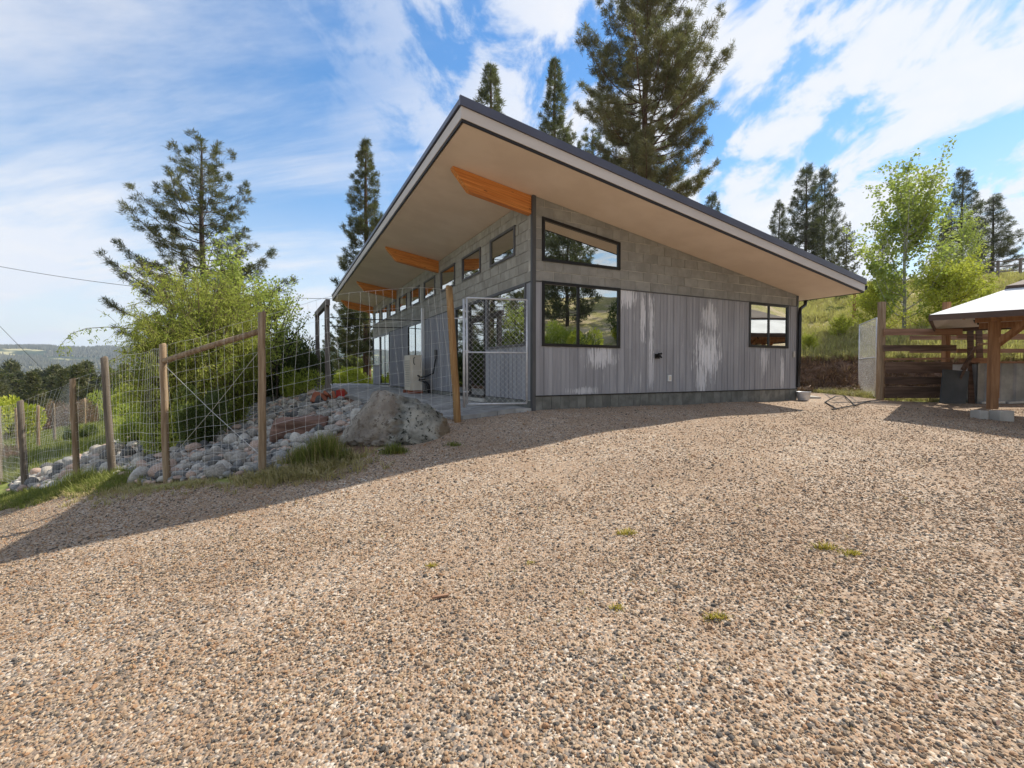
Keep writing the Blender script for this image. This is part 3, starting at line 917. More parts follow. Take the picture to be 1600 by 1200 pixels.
# corner trims
MB().box(-0.012, 0.058, -0.018, 0.03, -0.2, ZT + 0.0).build('corner_trim', M['trim'], house)
MB().box(-0.018, 0.0, -0.012, 0.058, -0.2, ZT - 0.02).build('corner_trim', M['trim'], house)
MB().box(W_ - 0.04, W_ + 0.018, -0.018, 0.03, ZP + 0.016, ZT - SL * W_ - .01).build('corner_trim', M['trim'], house)


# windows
def window(poly, mat, side, mull=(), fr=0.055, name='window', proud=0.028, sill=False, rails=()):
    """frame as the window's own mesh, panes and mullions below it"""
    c = (sum(p[0] for p in poly) / len(poly), sum(p[1] for p in poly) / len(poly))
    n = len(poly)
    def inset(d):
        out = []
        for i in range(n):
            p0, p1, p2 = poly[i - 1], poly[i], poly[(i + 1) % n]
            e1 = Vector((p1[0] - p0[0], p1[1] - p0[1])).normalized(); e2 = Vector((p2[0] - p1[0], p2[1] - p1[1])).normalized()
            n1, n2 = Vector((-e1.y, e1.x)), Vector((-e2.y, e2.x))
            bis = (n1 + n2); bis = bis / bis.length; k = d / max(0.3, bis.dot(n1))
            out.append((p1[0] + bis.x * k, p1[1] + bis.y * k))
        return out
    if side == 'l':
        poly = [(-x, z) for x, z in reversed(poly)]
        mull = [-m for m in mull]
        c = (-c[0], c[1])
    inner = inset(fr)
    mb = MB()
    y0, y1 = -proud, 0.10
    vs = []
    for y in (y0, y1):
        vs += [(p[0], y, p[1]) for p in poly] + [(p[0], y, p[1]) for p in inner]
    fs = []
    for i in range(n):
        j = (i + 1) % n
        fs.append((i, j, n + j, n + i))
        fs.append((2 * n + j, 2 * n + i, 3 * n + i, 3 * n + j))
        fs.append((j, i, 2 * n + i, 2 * n + j))
        fs.append((n + i, n + j, 3 * n + j, 3 * n + i))
    mb.add(vs, fs)
    w_ = mb.build(name, mat, house)
    gp = MB().prism(inset(fr - 0.004), 0.000, 0.006)
    gp.build('pane', M['glass'], w_)
    zs = [p[1] for p in inner]
    for m_ in mull:
        MB().box(m_ - 0.028, m_ + 0.028, -0.016, 0.05, min(zs), max(zs) if len(set(zs)) < 3 else min(zs) + .5).build('mullion', mat, w_)
    xs = [p[0] for p in inner]
    for r_ in rails:
        MB().box(min(xs), max(xs), 0.012, 0.06, r_ - 0.02, r_ + 0.02).build('rail', mat, w_)
    if side == 'l': place_long(w_)
    return w_


o = window(G_TRAP, M['bronze'], 'g'); o['label'] = 'high slanted window under the roof'
MB().prism([(0.26, 3.46), (1.95, 3.215), (1.95, 3.235), (0.26, 3.48)], 0.03, 0.05).build('inner_trim', M['cream'], o)
o = window(G_BIG, M['bronze'], 'g', (1.0,)); o['label'] = 'large sliding window beside the corner'
o = window(G_R, M['bronze'], 'g', (6.66,), fr=0.06); o['label'] = 'two sash window near the downspout'
for a, b in CW:
    window(rect(a, b, 3.0, 3.595), M['frame_grey'], 'l', fr=0.045)
window(L_WIN, M['frame_grey'], 'l', fr=0.05)
o = window(rect(2.22, 3.22, 0.10, 2.386), M['bronze'], 'l', fr=0.06, name='door')
o = window(rect(3.23, 4.21, 0.10, 2.386), M['bronze'], 'l', fr=0.06, name='door')
window(rect(7.43, 9.44, 0.08, 2.386), M['bronze'], 'l', (8.43,), fr=0.07, name='door')
window(rect(12.73, 14.79, 0.06, 2.386), M['bronze'], 'l', (13.76,), fr=0.08, name='door')
window(rect(14.91, 16.69, 0.95, 2.386), M['frame_grey'], 'l', fr=0.05)
for x0, x1 in ((2.22, 4.21), (7.43, 9.44), (12.73, 14.79)):
    place_long(MB().prism([(-x1, 0.0), (-x0, 0.0), (-x0, 0.09), (-x1, 0.06)], -0.05, 0.15).build('threshold', M['concrete'], house))

# roof
A0, A1, B0, B1 = -1.8575, W_ + 0.516, -1.2847, L_ + 0.73
def zs_(a): return ZT - SL * a
def slab(a0, a1, b0, b1, d0, d1):
    """slab parallel to the roof between depths d0, d1 above the soffit plane"""
    mb = MB()
    vs = [(a, b, zs_(a) + d) for d in (d0, d1) for a, b in ((a0, b0), (a1, b0), (a1, b1), (a0, b1))]
    return mb.add(vs, [(0, 3, 2, 1), (4, 5, 6, 7), (0, 1, 5, 4), (1, 2, 6, 5), (2, 3, 7, 6), (3, 0, 4, 7)])
slab(A0 + .05, A1 - .05, B0 + .05, B1 - .05, 0.002, 0.03).build('soffit', M['soffit'], house)
slab(A0 + .052, A1 - .052, B0 + .052, B1 - .052, 0.032, 0.27).build('roof_deck', M['mortar'], house)
# fascia: near gable, far gable, high side, low side
for i, (a0, a1, b0, b1) in enumerate(((A0, A1, B0, B0 + .04), (A0, A1, B1 - .04, B1), (A0, A0 + .04, B0 + .041, B1 - .041), (A1 - .04, A1, B0 + .041, B1 - .041))):
    slab(a0, a1, b0, b1, 0.035, 0.20).build('fascia', M['fascia'], house)
    slab(a0 + .012, a1 - .012 if i < 2 else a1 - .012, b0 + .012, b1 - .004, -0.004, 0.034).build('shadow_strip', M['flashing_shade'], house)  # near-black strip standing in for the shadow line below the fascia
slab(A0 - .025, A1 + .03, B0 - .025, B0 + .02, 0.203, 0.335).build('edge_flashing', M['roofmetal'], house)
slab(A0 - .025, A1 + .03, B1 - .02, B1 + .025, 0.203, 0.335).build('edge_flashing', M['roofmetal'], house)
slab(A0 - .025, A0 + .02, B0 + .021, B1 - .021, 0.225, 0.30).build('edge_flashing', M['roofmetal'], house)
slab(A0 + .021, A1 + .03, B0 + .021, B1 - .021, 0.275, 0.295).build('roof_sheet', M['roofmetal'], house)
b = B0 + 0.4
seam = MB()
while b < B1 - 0.3:
    seam_ = slab(A0 + .025, A1 + .025, b, b + 0.02, 0.296, 0.33)
    seam_.build('roof_seam', M['roofmetal'], house)
    b += 0.45
# gutter on the low side
gz0 = zs_(A1) + 0.20
mb = MB()
prof = [(0.0, 0.0), (0.0, -0.11), (0.09, -0.12), (0.12, -0.02), (0.112, -0.02), (0.082, -0.11), (0.008, -0.10), (0.008, 0.0)]
n_ = len(prof)
vs = [(A1 + .002 + p, bb, gz0 + q) for bb in (B0, B1) for p, q in prof]
mb.add(vs, [tuple(range(n_)), tuple(reversed(range(n_, 2 * n_)))] + [(i + n_, (i + 1) % n_ + n_, (i + 1) % n_, i) for i in range(n_)])
mb.build('gutter', M['gutter'], house)
mb = MB().tube([(A1 - .14, .03, zs_(A1) - 0.02), (A1 - .15, .03, zs_(A1) - .13), (W_ + .11, .0, 2.33), (W_ + .045, -.03, 2.25), (W_ + .03, -.045, 2.14), (W_ + .02, -.05, 1.2), (W_ - 0.01, -.055, .30)], 0.042, 10)
mb.build('downspout', M['gutter'], house, smooth=True)

# glulam beams
for i, bb in enumerate((0.0, 5.72, 11.35, 16.70)):
    mb = MB()
    h_ = 0.335; y0, y1 = bb - 0.015 if i == 0 else bb, bb + 0.13
    a_top, a_bot = -1.53, -1.24
    if i == 0: y0 = bb + 0.03; y1 = bb + 0.16
    poly = [(0.0 if i else -0.016, zs_(0) - h_), (0.0 if i else -0.016, zs_(0) - .004), (a_top, zs_(a_top) - .004), (a_top + 0.02, zs_(a_top) - 0.05), (a_bot, zs_(a_bot) - h_ + 0.02), (a_bot + 0.05, zs_(a_bot) - h_)]
    mb.prism(list(reversed(poly))[::-1], y0, y1)
    mb.build('beam', M['glulam'], house)

# small fittings on the walls
mb = MB().box(2.95, 3.07, -0.035, -0.017, 0.985, 1.085).tube([(3.01, -.03, 1.04), (3.01, -.12, 1.04), (3.01, -.15, 1.0)], 0.018, 8).tube([(2.98, -.09, 1.08), (3.06, -.10, 1.09)], 0.022, 8)
mb.build('hose_tap', M['black'], house)
mb = MB().box(3.315, 3.405, -0.045, -0.017, 0.50, 0.635)
o = mb.build('socket_cover', M['white'], house)
MB().box(3.335, 3.385, -0.052, -0.046, 0.52, 0.61).build('lid', M['cream'], o)
MB().box(7.60, 7.66, -0.05, -0.017, 1.07, 1.22).build('meter_box', M['concrete'], house)
MB().prism([(-7.33, 0.1), (-7.21, 0.1), (-7.21, 2.75), (-7.33, 2.75)], -0.10, -0.018).build('pipe_cover', M['white'], house).rotation_euler = (0, 0, R(-90))

# bucket under the downspout
bx, by = H(W_ + 0.02, -0.17)
mb = MB()
zb = gz(bx, by)
prof = [(0.115, 0.0), (0.13, 0.02), (0.165, 0.21), (0.172, 0.225), (0.158, 0.225), (0.12, 0.03), (0.0, 0.03)]
N = 20
for r_, z_ in prof:
    mb.v += [(r_ * math.cos(2 * math.pi * j / N), r_ * math.sin(2 * math.pi * j / N), z_) for j in range(N)]
for i in range(len(prof) - 1):
    for j in range(N):
        mb.f.append((i * N + j, i * N + (j + 1) % N, (i + 1) * N + (j + 1) % N, (i + 1) * N + j))
o = mb.build('metal_pot', M['galv'], None, (bx, by, zb + 0.005), smooth=True)
tag(o, 'round steel pot catching water under the black downspout at the house corner', 'pot')

# ------------------------------------------------------------------ patio paving
def seg_inside(x, y, poly): return float(sd_poly(np.array([x]), np.array([y]), poly)[0])
pz0 = 0.030
patio = empty('patio', (0, 0, 0)); tag(patio, kind='structure')
base = [(p[0], p[1]) for p in PATIO]
mb = MB()
mb.add([(x_, y_, -0.45) for x_, y_ in base] + [(x_, y_, float(patio_z(x_, y_)) - .17) for x_, y_ in base],
       [tuple(range(len(base))), tuple(range(len(base), 2 * len(base)))] + [(i, (i + 1) % len(base), (i + 1) % len(base) + len(base), i + len(base)) for i in range(len(base))])
mb.build('slab', M['concrete'], patio)
tiles = []
tw, tl = 0.30, 0.60
ia = 0
a = -0.02
while a > -9:
    off = (ia % 3) * tl / 3
    b = -3 - off
    while b < 19:
        cx, cy = H(a - tw / 2, b + tl / 2)
        q = [H(a - tw + .004, b + .004), H(a - .004, b + .004), H(a - .004, b + tl - .004), H(a - tw + .004, b + tl - .004)]
        for i in range(len(PATIO)):
            (x0, y0), (x1, y1) = PATIO[i], PATIO[(i + 1) % len(PATIO)]
            # PATIO is not convex towards the far left but nearly so; clip to each edge's inner side
            nx_, ny_ = -(y1 - y0), (x1 - x0)
            c0 = nx_ * x0 + ny_ * y0
            mid = (nx_ * -3.0 + ny_ * 14.0) - c0
            if mid > 0: nx_, ny_, c0 = -nx_, -ny_, -c0
            if len(q) > 2: q = clip(q, nx_, ny_, c0)
        if len(q) > 2 and abs(area(q)) > 0.004:
            tiles.append((math.hypot(cx, cy), q))
        b += tl
    a -= tw
    ia += 1
tiles.sort(key=lambda t: t[0])
rest = MB()
for i, (d, q) in enumerate(tiles):
    if area(q) < 0: q = list(reversed(q))
    n_ = len(q); zt_ = pz0 + rnd.uniform(-.004, .004)
    mb = MB().add([(x_, y_, float(patio_z(x_, y_)) - .16) for x_, y_ in q] + [(x_, y_, float(patio_z(x_, y_)) + zt_ - pz0) for x_, y_ in q],
                  [tuple(range(n_, 2 * n_))] + [(k, (k + 1) % n_, (k + 1) % n_ + n_, k + n_) for k in range(n_)])
    if i < 300: mb.build('paver', M['paver'], patio)
    else: rest.add(mb.v, mb.f)
o = rest.build('paver', M['paver'], patio); tag(o, kind='stuff')

# concrete walk behind the corner of the house
q = [H(W_ + .25, 0.7), H(W_ + 1.5, 0.25), H(W_ + 2.3, 1.6), H(W_ + 1.6, 9.0), H(W_ + .25, 9.0)]
mb = MB()
mb.add([(x_, y_, -0.2) for x_, y_ in q] + [(x_, y_, gz(x_, y_) + 0.05 if i < 3 else 0.16) for i, (x_, y_) in enumerate(q)],
       [(5, 6, 7, 8, 9)] + [(k, (k + 1) % 5, (k + 1) % 5 + 5, k + 5) for k in range(5)])
tag(mb.build('path', M['concrete']), kind='structure')


# ------------------------------------------------------------------ fence
def post_mesh(h, r, mat, lean=(0, 0), tip=1.0, segs=6, below=0.4):
    pts = []; rr = []
    for i in range(segs + 1):
        k = i / segs
        pts.append((lean[0] * k + rnd.uniform(-.006, .006), lean[1] * k + rnd.uniform(-.006, .006), -below + (h + below) * k))
        rr.append(r * (1.04 - 0.10 * k) * rnd.uniform(0.97, 1.03))
    pts.append((lean[0], lean[1], h + 0.008)); rr.append(r * 0.8)
    return MB().tube(pts, rr, 12).mesh('post', mat, True)


fence = empty('wire_fence', (-3.6, 6.67, 0))
tag(fence, 'tall wire mesh deer fence on round wooden posts running downhill beside the gravel drive', 'fence')
def fpart(name, data, loc=(0, 0, 0)):
    o = link(name, data, fence, Vector(loc) - Vector((-3.6, 6.67, 0)))
    return o
FP = [(-0.95, 8.32, -.20, 2.42, (-.17, 0), .066, 'post_gold'), (-3.60, 6.67, -.76, 2.32, (.02, 0), .053, 'post'), (-5.34, 7.17, -.99, 2.12, (-.04, 0), .050, 'post'),
      (-7.61, 8.84, -1.27, 2.24, (-.14, 0), .062, 'post_old'), (-8.93, 9.51, -1.68, 2.24, (-.06, 0), .056, 'post'), (-12.17, 11.58, -2.25, 2.22, (-.10, 0), .070, 'post_old'),
      (-15.2, 13.7, -2.55, 2.2, (.0, 0), .09, 'post_old')]
tops = []
for (x_, y_, z_, h_, ln, r_, mt) in FP:
    zg = gz(x_, y_)
    fpart('post', post_mesh(h_ + (z_ - zg), r_, M[mt], ln), (x_, y_, zg))
    tops.append((Vector((x_, y_, z_)), Vector((x_ + ln[0], y_ + ln[1], z_ + h_))))
# brace rail
(p1b, p1t), (p2b, p2t) = tops[1], tops[2]
a_ = p1t + Vector((0, 0, -.26)); b_ = p2t + Vector((0, 0, -.26))
fpart('rail', MB().tube([a_, (a_ + b_) / 2 + Vector((0, 0, .01)), b_], [.045, .043, .043], 12).mesh('rail', M['post'], True), (0, 0, 0))
for q in (((p2b + p2t) / 2 + Vector((0, 0, .75)), p1b + Vector((0, 0, .25))), (p2b + Vector((0, 0, .3)), p1t + Vector((0, 0, -.5)))):
    fpart('brace_wire', MB().tube([q[0], (q[0] + q[1]) / 2 + Vector((0, 0, -.03)), q[1]], .0035, 4).mesh('brace_wire', M['wire']))


def netting(b0, t0, b1, t1, bulge=0.0, arch=0.0, nv=None, seed=1, droop=0.0):
    """woven wire between two posts: returns MB"""
    r2 = random.Random(seed)
    L = (b1 - b0).length
    nv = nv or max(3, int(L / 0.152))
    nh = 15
    nrm = (b1 - b0).cross(Vector((0, 0, 1))).normalized()
    ph = r2.uniform(0, 6)
    def P_(u, v):
        lo = b0.lerp(b1, u); hi = t0.lerp(t1, u)
        p = lo.lerp(hi, v)
        p.z += arch * math.sin(math.pi * u) * v
        p += nrm * (bulge * math.sin(math.pi * u) * v * v + 0.03 * math.sin(u * 9 + ph) * v)
        p.z += 0.012 * math.sin(u * 13 + v * 5 + ph)
        return p
    mb = MB()
    vv = [0.02]
    st = 0.045
    while vv[-1] < 1.0:
        vv.append(vv[-1] + st); st = min(st * 1.09, 0.088)
    vv = vv[:-1]; vv[-1] = 0.995
    for v in vv:
        mb.tube([P_(i / 12, v + r2.uniform(-.001, .001)) for i in range(13)], .0019 if v < .99 else .0026, 3, False)
    for i in range(nv + 1):
        u = i / nv + r2.uniform(-.003, .003)
        mb.tube([P_(u + 0.012 * math.sin(v * 5 + i), v) for v in np.linspace(0.02, 0.995, 9)], .0017, 3, False)
    return mb


spans = [(0, 1, .10, .16), (1, 2, .05, -.02), (2, 3, -.12, .04), (3, 4, -.3, .10), (4, 5, -.42, .22), (5, 6, .1, 0)]
for k, (i, j, bl, ar) in enumerate(spans):
    (b0, t0), (b1, t1) = tops[j], tops[i]
    t0_ = t0 + Vector((0, 0, -.04)); t1_ = t1 + Vector((0, 0, -.04))
    fpart('wire_mesh', netting(b0, t0_, b1, t1_, bl, ar, seed=k).mesh('wire_mesh', M['wire']))

# far fence across the meadow
ff = empty('meadow_fence', (-26, 25, 0))
tag(ff, 'line of slim wooden posts with wire crossing the meadow far below on the left', 'fence')
FF = [(25, 723, 23), (57, 715, 25), (83, 709, 27.5), (108.5, 695, 33), (131, 686, 38), (150.5, 676, 45), (162, 670, 51), (171, 664, 57), (-6, 733, 21), (195, 662, 60)]
prev = None
FF.sort()
for i, (px_, py_, Y) in enumerate(FF):
    X = (px_ - 800) / 726.6 * Y
    zg = gz(X, Y)
    h_ = max(1.9, min(2.4, 2.1))
    link('post', post_mesh(h_ + .25, .075, M['post' if i % 3 else 'post_old'], (rnd.uniform(-.05, .05), 0), below=.3), ff, (X + 26, Y - 25, zg))
    cur = (Vector((X + 26, Y - 25, zg)), Vector((X + 26, Y - 25, zg + 2.1)))
    if prev: netting(prev[0], prev[1], cur[0], cur[1], nv=int((cur[0] - prev[0]).length / .3)).build('wire_mesh', M['wire'], ff)
    prev = cur

# ------------------------------------------------------------------ chain link gates
def chain_link(w_, h_, pitch=0.062, r_=0.0015):
    """diamond mesh in the x-z plane, clipped to a rectangle"""
    mb = MB()
    n_ = int((w_ + h_) / pitch) + 2
    for sgn in (1, -1):
        for k in range(-n_, n_):
            c = k * pitch
            # line x = sgn*z + c
            pts = []
            z0 = max(0, (0 - c) / sgn if sgn > 0 else (c - w_)); z1 = min(h_, (w_ - c) / sgn if sgn > 0 else c)
            if z1 - z0 < 0.01: continue
            o_ = 0.003 * sgn
            mb.tube([(sgn * z0 + c, o_, z0), (sgn * z1 + c, -o_, z1)], r_, 3, False)
    return mb


def gate(name, p0, p1, z0, z1, label, mid=0.5, r_=0.0165, pitch=0.10, group=None):
    d = Vector((p1[0] - p0[0], p1[1] - p0[1])); w_ = d.length
    g_ = empty(name, (p0[0], p0[1], z0), math.atan2(d.y, d.x))
    tag(g_, label, 'gate')
    h_ = z1 - z0
    f_ = MB().tube([(0, 0, 0), (0, 0, h_)], r_, 8).tube([(w_, 0, 0), (w_, 0, h_)], r_, 8)
    f_.tube([(0, 0, 0), (w_, 0, 0)], r_, 8).tube([(0, 0, h_), (w_, 0, h_)], r_, 8)
    f_.build('frame', M['galv'], g_, smooth=True)
    MB().tube([(0, 0, h_ * mid), (w_, 0, h_ * mid)], r_ * .85, 8).build('rail', M['galv'], g_, smooth=True)
    m_ = chain_link(w_, h_, pitch).build('wire_mesh', M['wire'], g_)
    return g_, w_, h_


g1, gw, gh = gate('chain_link_gate', (-.80, 8.28), (.27, 8.52), .13, 2.02, 'galvanised chain link gate standing at the near corner of the house', .49)
MB().tube([(-.05, .02, -.06), (-.05, .02, gh - .02)], .024, 8).build('hinge_post', M['galv'], g1, smooth=True)
for z_ in (.22, .95, 1.65):
    MB().tube([(-.07, .01, z_), (.03, .01, z_)], .016, 6).build('hinge', M['galv'], g1)
MB().tube([(-.28, .1, 1.53), (0, .02, 1.53)], .01, 6).build('latch_bar', M['galv'], g1)
gate('chain_link_gate', (10.17, 13.0), (11.18, 15.0), gz(10.17, 13.0) + .05, 2.2, 'old chain link gate standing open on the left of the tall plank fence post', .5, pitch=.06)


# ------------------------------------------------------------------ rocks
def ico(sub):
    import bmesh
    bm = bmesh.new(); bmesh.ops.create_icosphere(bm, subdivisions=sub, radius=1.0)
    v = np.array([x.co[:] for x in bm.verts]); f = np.array([[q.index for q in x.verts] for x in bm.faces])
    bm.free()
    return v, f


ICO1, ICO2, ICO3 = ico(1), ico(2), ico(3)


def rock_mesh(seed, sub=ICO2, amp=0.28, freq=0.9, name='rock', mat=None, cut=10):
    v, f = sub
    v = v.copy()
    o_ = Vector((seed * 3.7, seed * 1.3, seed * 7.1))
    d = np.array([mnoise.noise(Vector(p) * freq + o_) * amp + mnoise.noise(Vector(p) * freq * 2.7 + o_) * amp * .35 for p in v])
    v = v * (1 + d)[:, None]
    r2 = random.Random(seed)
    for _ in range(cut):   # flat facets
        n = Vector((r2.gauss(0, 1), r2.gauss(0, 1), r2.gauss(0, 1))).normalized(); c = r2.uniform(.60, .88)
        dd = v @ np.array(n[:])
        ov = np.clip(dd - c, 0, None) * 0.85
        v = v - ov[:, None] * np.array(n[:])[None]
    return np_mesh(name, v, f, mat, True)


ROCKM = [(k, [rock_mesh(i * 11 + j, mat=M[k]) for j in range(4)]) for i, k in enumerate(('rock_grey', 'rock_blue', 'rock_pink', 'rock_pale', 'rock_dark'))]
RL = {'rock_grey': 'warm grey', 'rock_blue': 'plain grey', 'rock_pink': 'pinkish brown', 'rock_pale': 'pale whitish', 'rock_dark': 'dark'}


def camdist(x, y): return math.hypot(x, y)


BED = [(-2.4, 8.9), (-2.5, 6.75), (-3.6, 6.55), (-5.6, 7.15), (-8.2, 9.15), (-13.0, 11.9), (-14.5, 13.5), (-12, 14.5), (-9.6, 13.4), (-8.4, 14.5), (-7.2, 15.8), (-6.0, 14.9), (-4, 11.9), (-2.9, 10.4)]
pts = []
tries = 0
grid = {}
def ok(x, y, r_):
    gx_, gy_ = int(x / .5), int(y / .5)
    for i in (-1, 0, 1):
        for j in (-1, 0, 1):
            for (X, Y, Rr) in grid.get((gx_ + i, gy_ + j), ()):
                if (X - x) ** 2 + (Y - y) ** 2 < ((Rr + r_) * .72) ** 2: return False
    return True
r3 = random.Random(3)
while tries < 90000:
    tries += 1
    x_ = r3.uniform(-14.5, -1.8); y_ = r3.uniform(6.5, 16)
    k = tries / 90000
    r_ = r3.uniform(.10, .16) if k < .010 else (r3.uniform(.055, .085) if k < .18 else r3.uniform(.030, .055))
    if x_ < -8.5 and k < .3: r_ *= 1.25
    if not ok(x_, y_, r_): continue
    if abs(x_ + 1.95) < 1.15 and abs(y_ - 7.75) < .75: continue
    pts.append((x_, y_, r_)); grid.setdefault((int(x_ / .5), int(y_ / .5)), []).append((x_, y_, r_))
sd = sd_poly(np.array([p[0] for p in pts]), np.array([p[1] for p in pts]), BED)
pts = [p for p, s_ in zip(pts, sd) if s_ > 0]
zz_ = ground_z(np.array([p[0] for p in pts]), np.array([p[1] for p in pts]))
pts = [(x_, y_, z_, r_) for (x_, y_, r_), z_ in zip(pts, zz_)]
pts.sort(key=lambda p: -p[3] / camdist(p[0], p[1]))
LM_ = [(-1.8, 7.7, 'the boulder'), (-3.6, 6.7, 'the fence post right of the rail'), (-5.34, 7.2, 'the fence post left of the rail'), (-4.45, 6.95, 'the rail between posts'), (-7.6, 8.84, 'the leaning old post'),
       (-8.93, 9.5, 'the pale post left of the leaning one'), (-12.2, 11.6, 'the leftmost big post'), (-4.15, 9.1, 'the brown sandstone block'), (-5.67, 14.3, 'the pergola foot'), (-5.2, 12.9, 'the terracotta pieces'),
       (-7.0, 10.8, 'the willow stems'), (-10.6, 11.3, 'the sagging wire mesh'), (-3.3, 10.6, 'the patio edge'), (-6.2, 12.2, 'the dark junipers'), (-2.7, 6.8, 'the shaggy grass clump')]
rv, rf, ro = [], [], 0
rvm = {k: [[], [], 0] for k, _ in ROCKM}
for i, (x_, y_, z_, r_) in enumerate(pts):
    ki = r3.choices(range(5), (32, 22, 17, 16, 13))[0]
    k, ms = ROCKM[ki]
    me = ms[r3.randrange(4)]
    sc_ = (r_ * r3.uniform(1.0, 1.35), r_ * r3.uniform(.85, 1.1), r_ * r3.uniform(.65, .95))
    rot = (r3.uniform(-.35, .35), r3.uniform(-.35, .35), r3.uniform(0, 6.28))
    zc_ = z_ + sc_[2] * .45 + (0.02 if i < 300 else 0)
    if i < 300:
        o = link('river_rock', me, None, (x_, y_, zc_), rot, sc_)
        where = min(LM_, key=lambda q: (q[0] - x_) ** 2 + (q[1] - y_) ** 2)
        tag(o, f'{"large" if r_ > .09 else ("middling" if r_ > .06 else "small")} {RL[k]}{" flat" if sc_[2] < .7 * r_ else ""} rock {"in front of" if y_ < where[1] else "behind"} {where[2]}', 'rock', 'river rocks in the bed behind the wire fence')
    else:
        v, f = ICO2 if r_ > .07 else ICO1
        m3 = np.array((Matrix.Translation((x_, y_, zc_)) @ Matrix.Rotation(rot[2], 4, 'Z') @ Matrix.Rotation(rot[0], 4, 'X') @ Matrix.Diagonal((*sc_, 1))))
        jit = 1 + 0.14 * np.sin(v @ np.array([3.1, 2.3, 4.0]) + i)
        vv = (v * jit[:, None]) @ m3[:3, :3].T + m3[:3, 3]
        b_ = rvm[k]
        b_[0].append(vv); b_[1].append(f + b_[2]); b_[2] += len(vv)
for k, (a_, b_, n_) in rvm.items():
    if a_:
        tag(link('cobbles', np_mesh('cobbles', np.concatenate(a_), np.concatenate(b_), M[k], True)), f'small {RL[k]} cobbles filling the gaps of the rock bed', 'cobbles', kind='stuff')

# the big boulder
v, f = ico(6)
v = v.copy()
x_, y_, z_ = v[:, 0].copy(), v[:, 1].copy(), v[:, 2].copy()
top = 0.66 + 0.27 * np.exp(-((x_ + .36) / .30) ** 2) - 0.26 * np.clip(x_ - .25, 0, 1)
v[:, 0] = np.sign(x_) * np.abs(x_) ** .8 * 0.97; v[:, 1] = y_ * .62
v[:, 2] = np.where(z_ > 0, z_ * top * .86, z_ * .35)
o_ = Vector((5.2, 1.1, 9.4))
dn = []
for p in v:
    P_ = Vector(p)
    a_ = mnoise.noise(P_ * 1.5 + o_) * .15 + mnoise.noise(P_ * 3.6 + o_) * .09
    a_ += (abs(mnoise.noise(P_ * 4.2 + o_)) - .2) * .17 + (abs(mnoise.noise(P_ * 9.5 + o_)) - .2) * .075 + mnoise.noise(P_ * 26 + o_) * .020
    a_ -= 0.05 * max(0, 1 - abs(mnoise.noise(P_ * 2.3 + o_ * 2)) * 14)
    if p[0] > .42: a_ += 0.035 * math.sin(p[2] * 46 + p[0] * 7 + mnoise.noise(P_ * 3) * 2) * min(1, (p[0] - .42) * 4)
    dn.append(a_)
nn = v / np.linalg.norm(v, axis=1)[:, None]
v = v + nn * np.array(dn)[:, None]
for cn, cc in (((-.55, -.75, .35), .60), ((.25, -.85, .45), .56), ((.75, -.45, .48), .66), ((-.85, -.1, .5), .74), ((.1, .1, 1.0), .62)):
    cn = np.array(Vector(cn).normalized()[:]); ov = np.clip(v @ cn - cc, 0, None) * .72; v = v - ov[:, None] * cn[None]
bo = link('boulder', np_mesh('boulder', v, f, M['boulder'], True), None, (-1.80, 7.66, -.34), (0, R(8), R(14)))
tag(bo, 'huge rough grey boulder with a brown end between the rock bed and the patio', 'boulder')

# brown sandstone slab in the bed, upright rock on it
def blocky(name, dims, loc, rot, mat, label, cat, seed=0, amp=.10):
    import bmesh
    bm = bmesh.new(); bmesh.ops.create_cube(bm, size=2.0)
    bmesh.ops.subdivide_edges(bm, edges=bm.edges[:], cuts=7, use_grid_fill=True)
    for v_ in bm.verts:
        p = v_.co
        p = Vector((p.x * dims[0], p.y * dims[1], p.z * dims[2]))
        n_ = mnoise.noise(p * 5 + Vector((seed, 0, 0))); n2_ = mnoise.noise(p * 14 + Vector((seed, 4, 0)))
        l_ = min(dims)
        p += p.normalized() * (n_ * amp + n2_ * amp * .4 - (abs(v_.co.x * v_.co.y * v_.co.z) ** 2) * .25 * l_)
        v_.co = p
    me = bpy.data.meshes.new(name); bm.to_mesh(me); bm.free(); me.materials.append(mat); me.shade_smooth()
    o = link(name, me, None, loc, rot)
    return tag(o, label, cat) if label else o


blocky('sandstone_slab', (.48, .25, .19), (-4.15, 9.1, gz(-4.15, 9.1) + .13), (.1, -.05, .35), M['sandstone'], 'dark brown flat topped sandstone block lying in the rock bed behind the fence post', 'rock', 3)
blocky('pink_rock', (.16, .13, .12), (-2.0, 8.6, gz(-2.0, 8.6) + .1), (.1, .1, 1), M['rock_pale'], 'white angular rock above the left shoulder of the boulder', 'rock', 5, .04).location = (-2.85, 8.75, gz(-2.85, 8.75) + .16)
# terracotta shards and a red box by the pergola feet
for i, (dx, dy, s_, rr) in enumerate(((0, 0, .20, (1.1, .3, .2)), (.22, .1, .14, (.5, .6, 1.2)), (.42, -.05, .13, (1.3, .2, 2.0)), (.18, -.15, .10, (.2, .9, .5)), (.62, .05, .11, (.9, .1, 2.6)))):
    x_, y_ = -5.35 + dx, 12.9 + dy
    blocky('clay_pot_shard', (s_, s_ * .8, .035), (x_, y_, gz(x_, y_) + .13 + .02 * i), rr, M['terra'],
           ('largest broken terracotta slab leaning left of the pergola foot', 'broken terracotta piece behind the largest slab', 'broken terracotta piece next to the red crate', 'smallest terracotta shard lying in front of the others', 'terracotta piece half under the red crate')[i], 'pot shard', i, .02)
mb = MB().box(-.11, .11, -.11, .11, 0, .02)
for q in ((-.11, .11, -.11, -.10), (-.11, .11, .10, .11), (-.11, -.10, -.099, .099), (.10, .11, -.099, .099)):
    mb.box(q[0], q[1], q[2], q[3], .0205, .20)
x_, y_ = -4.75, 12.85
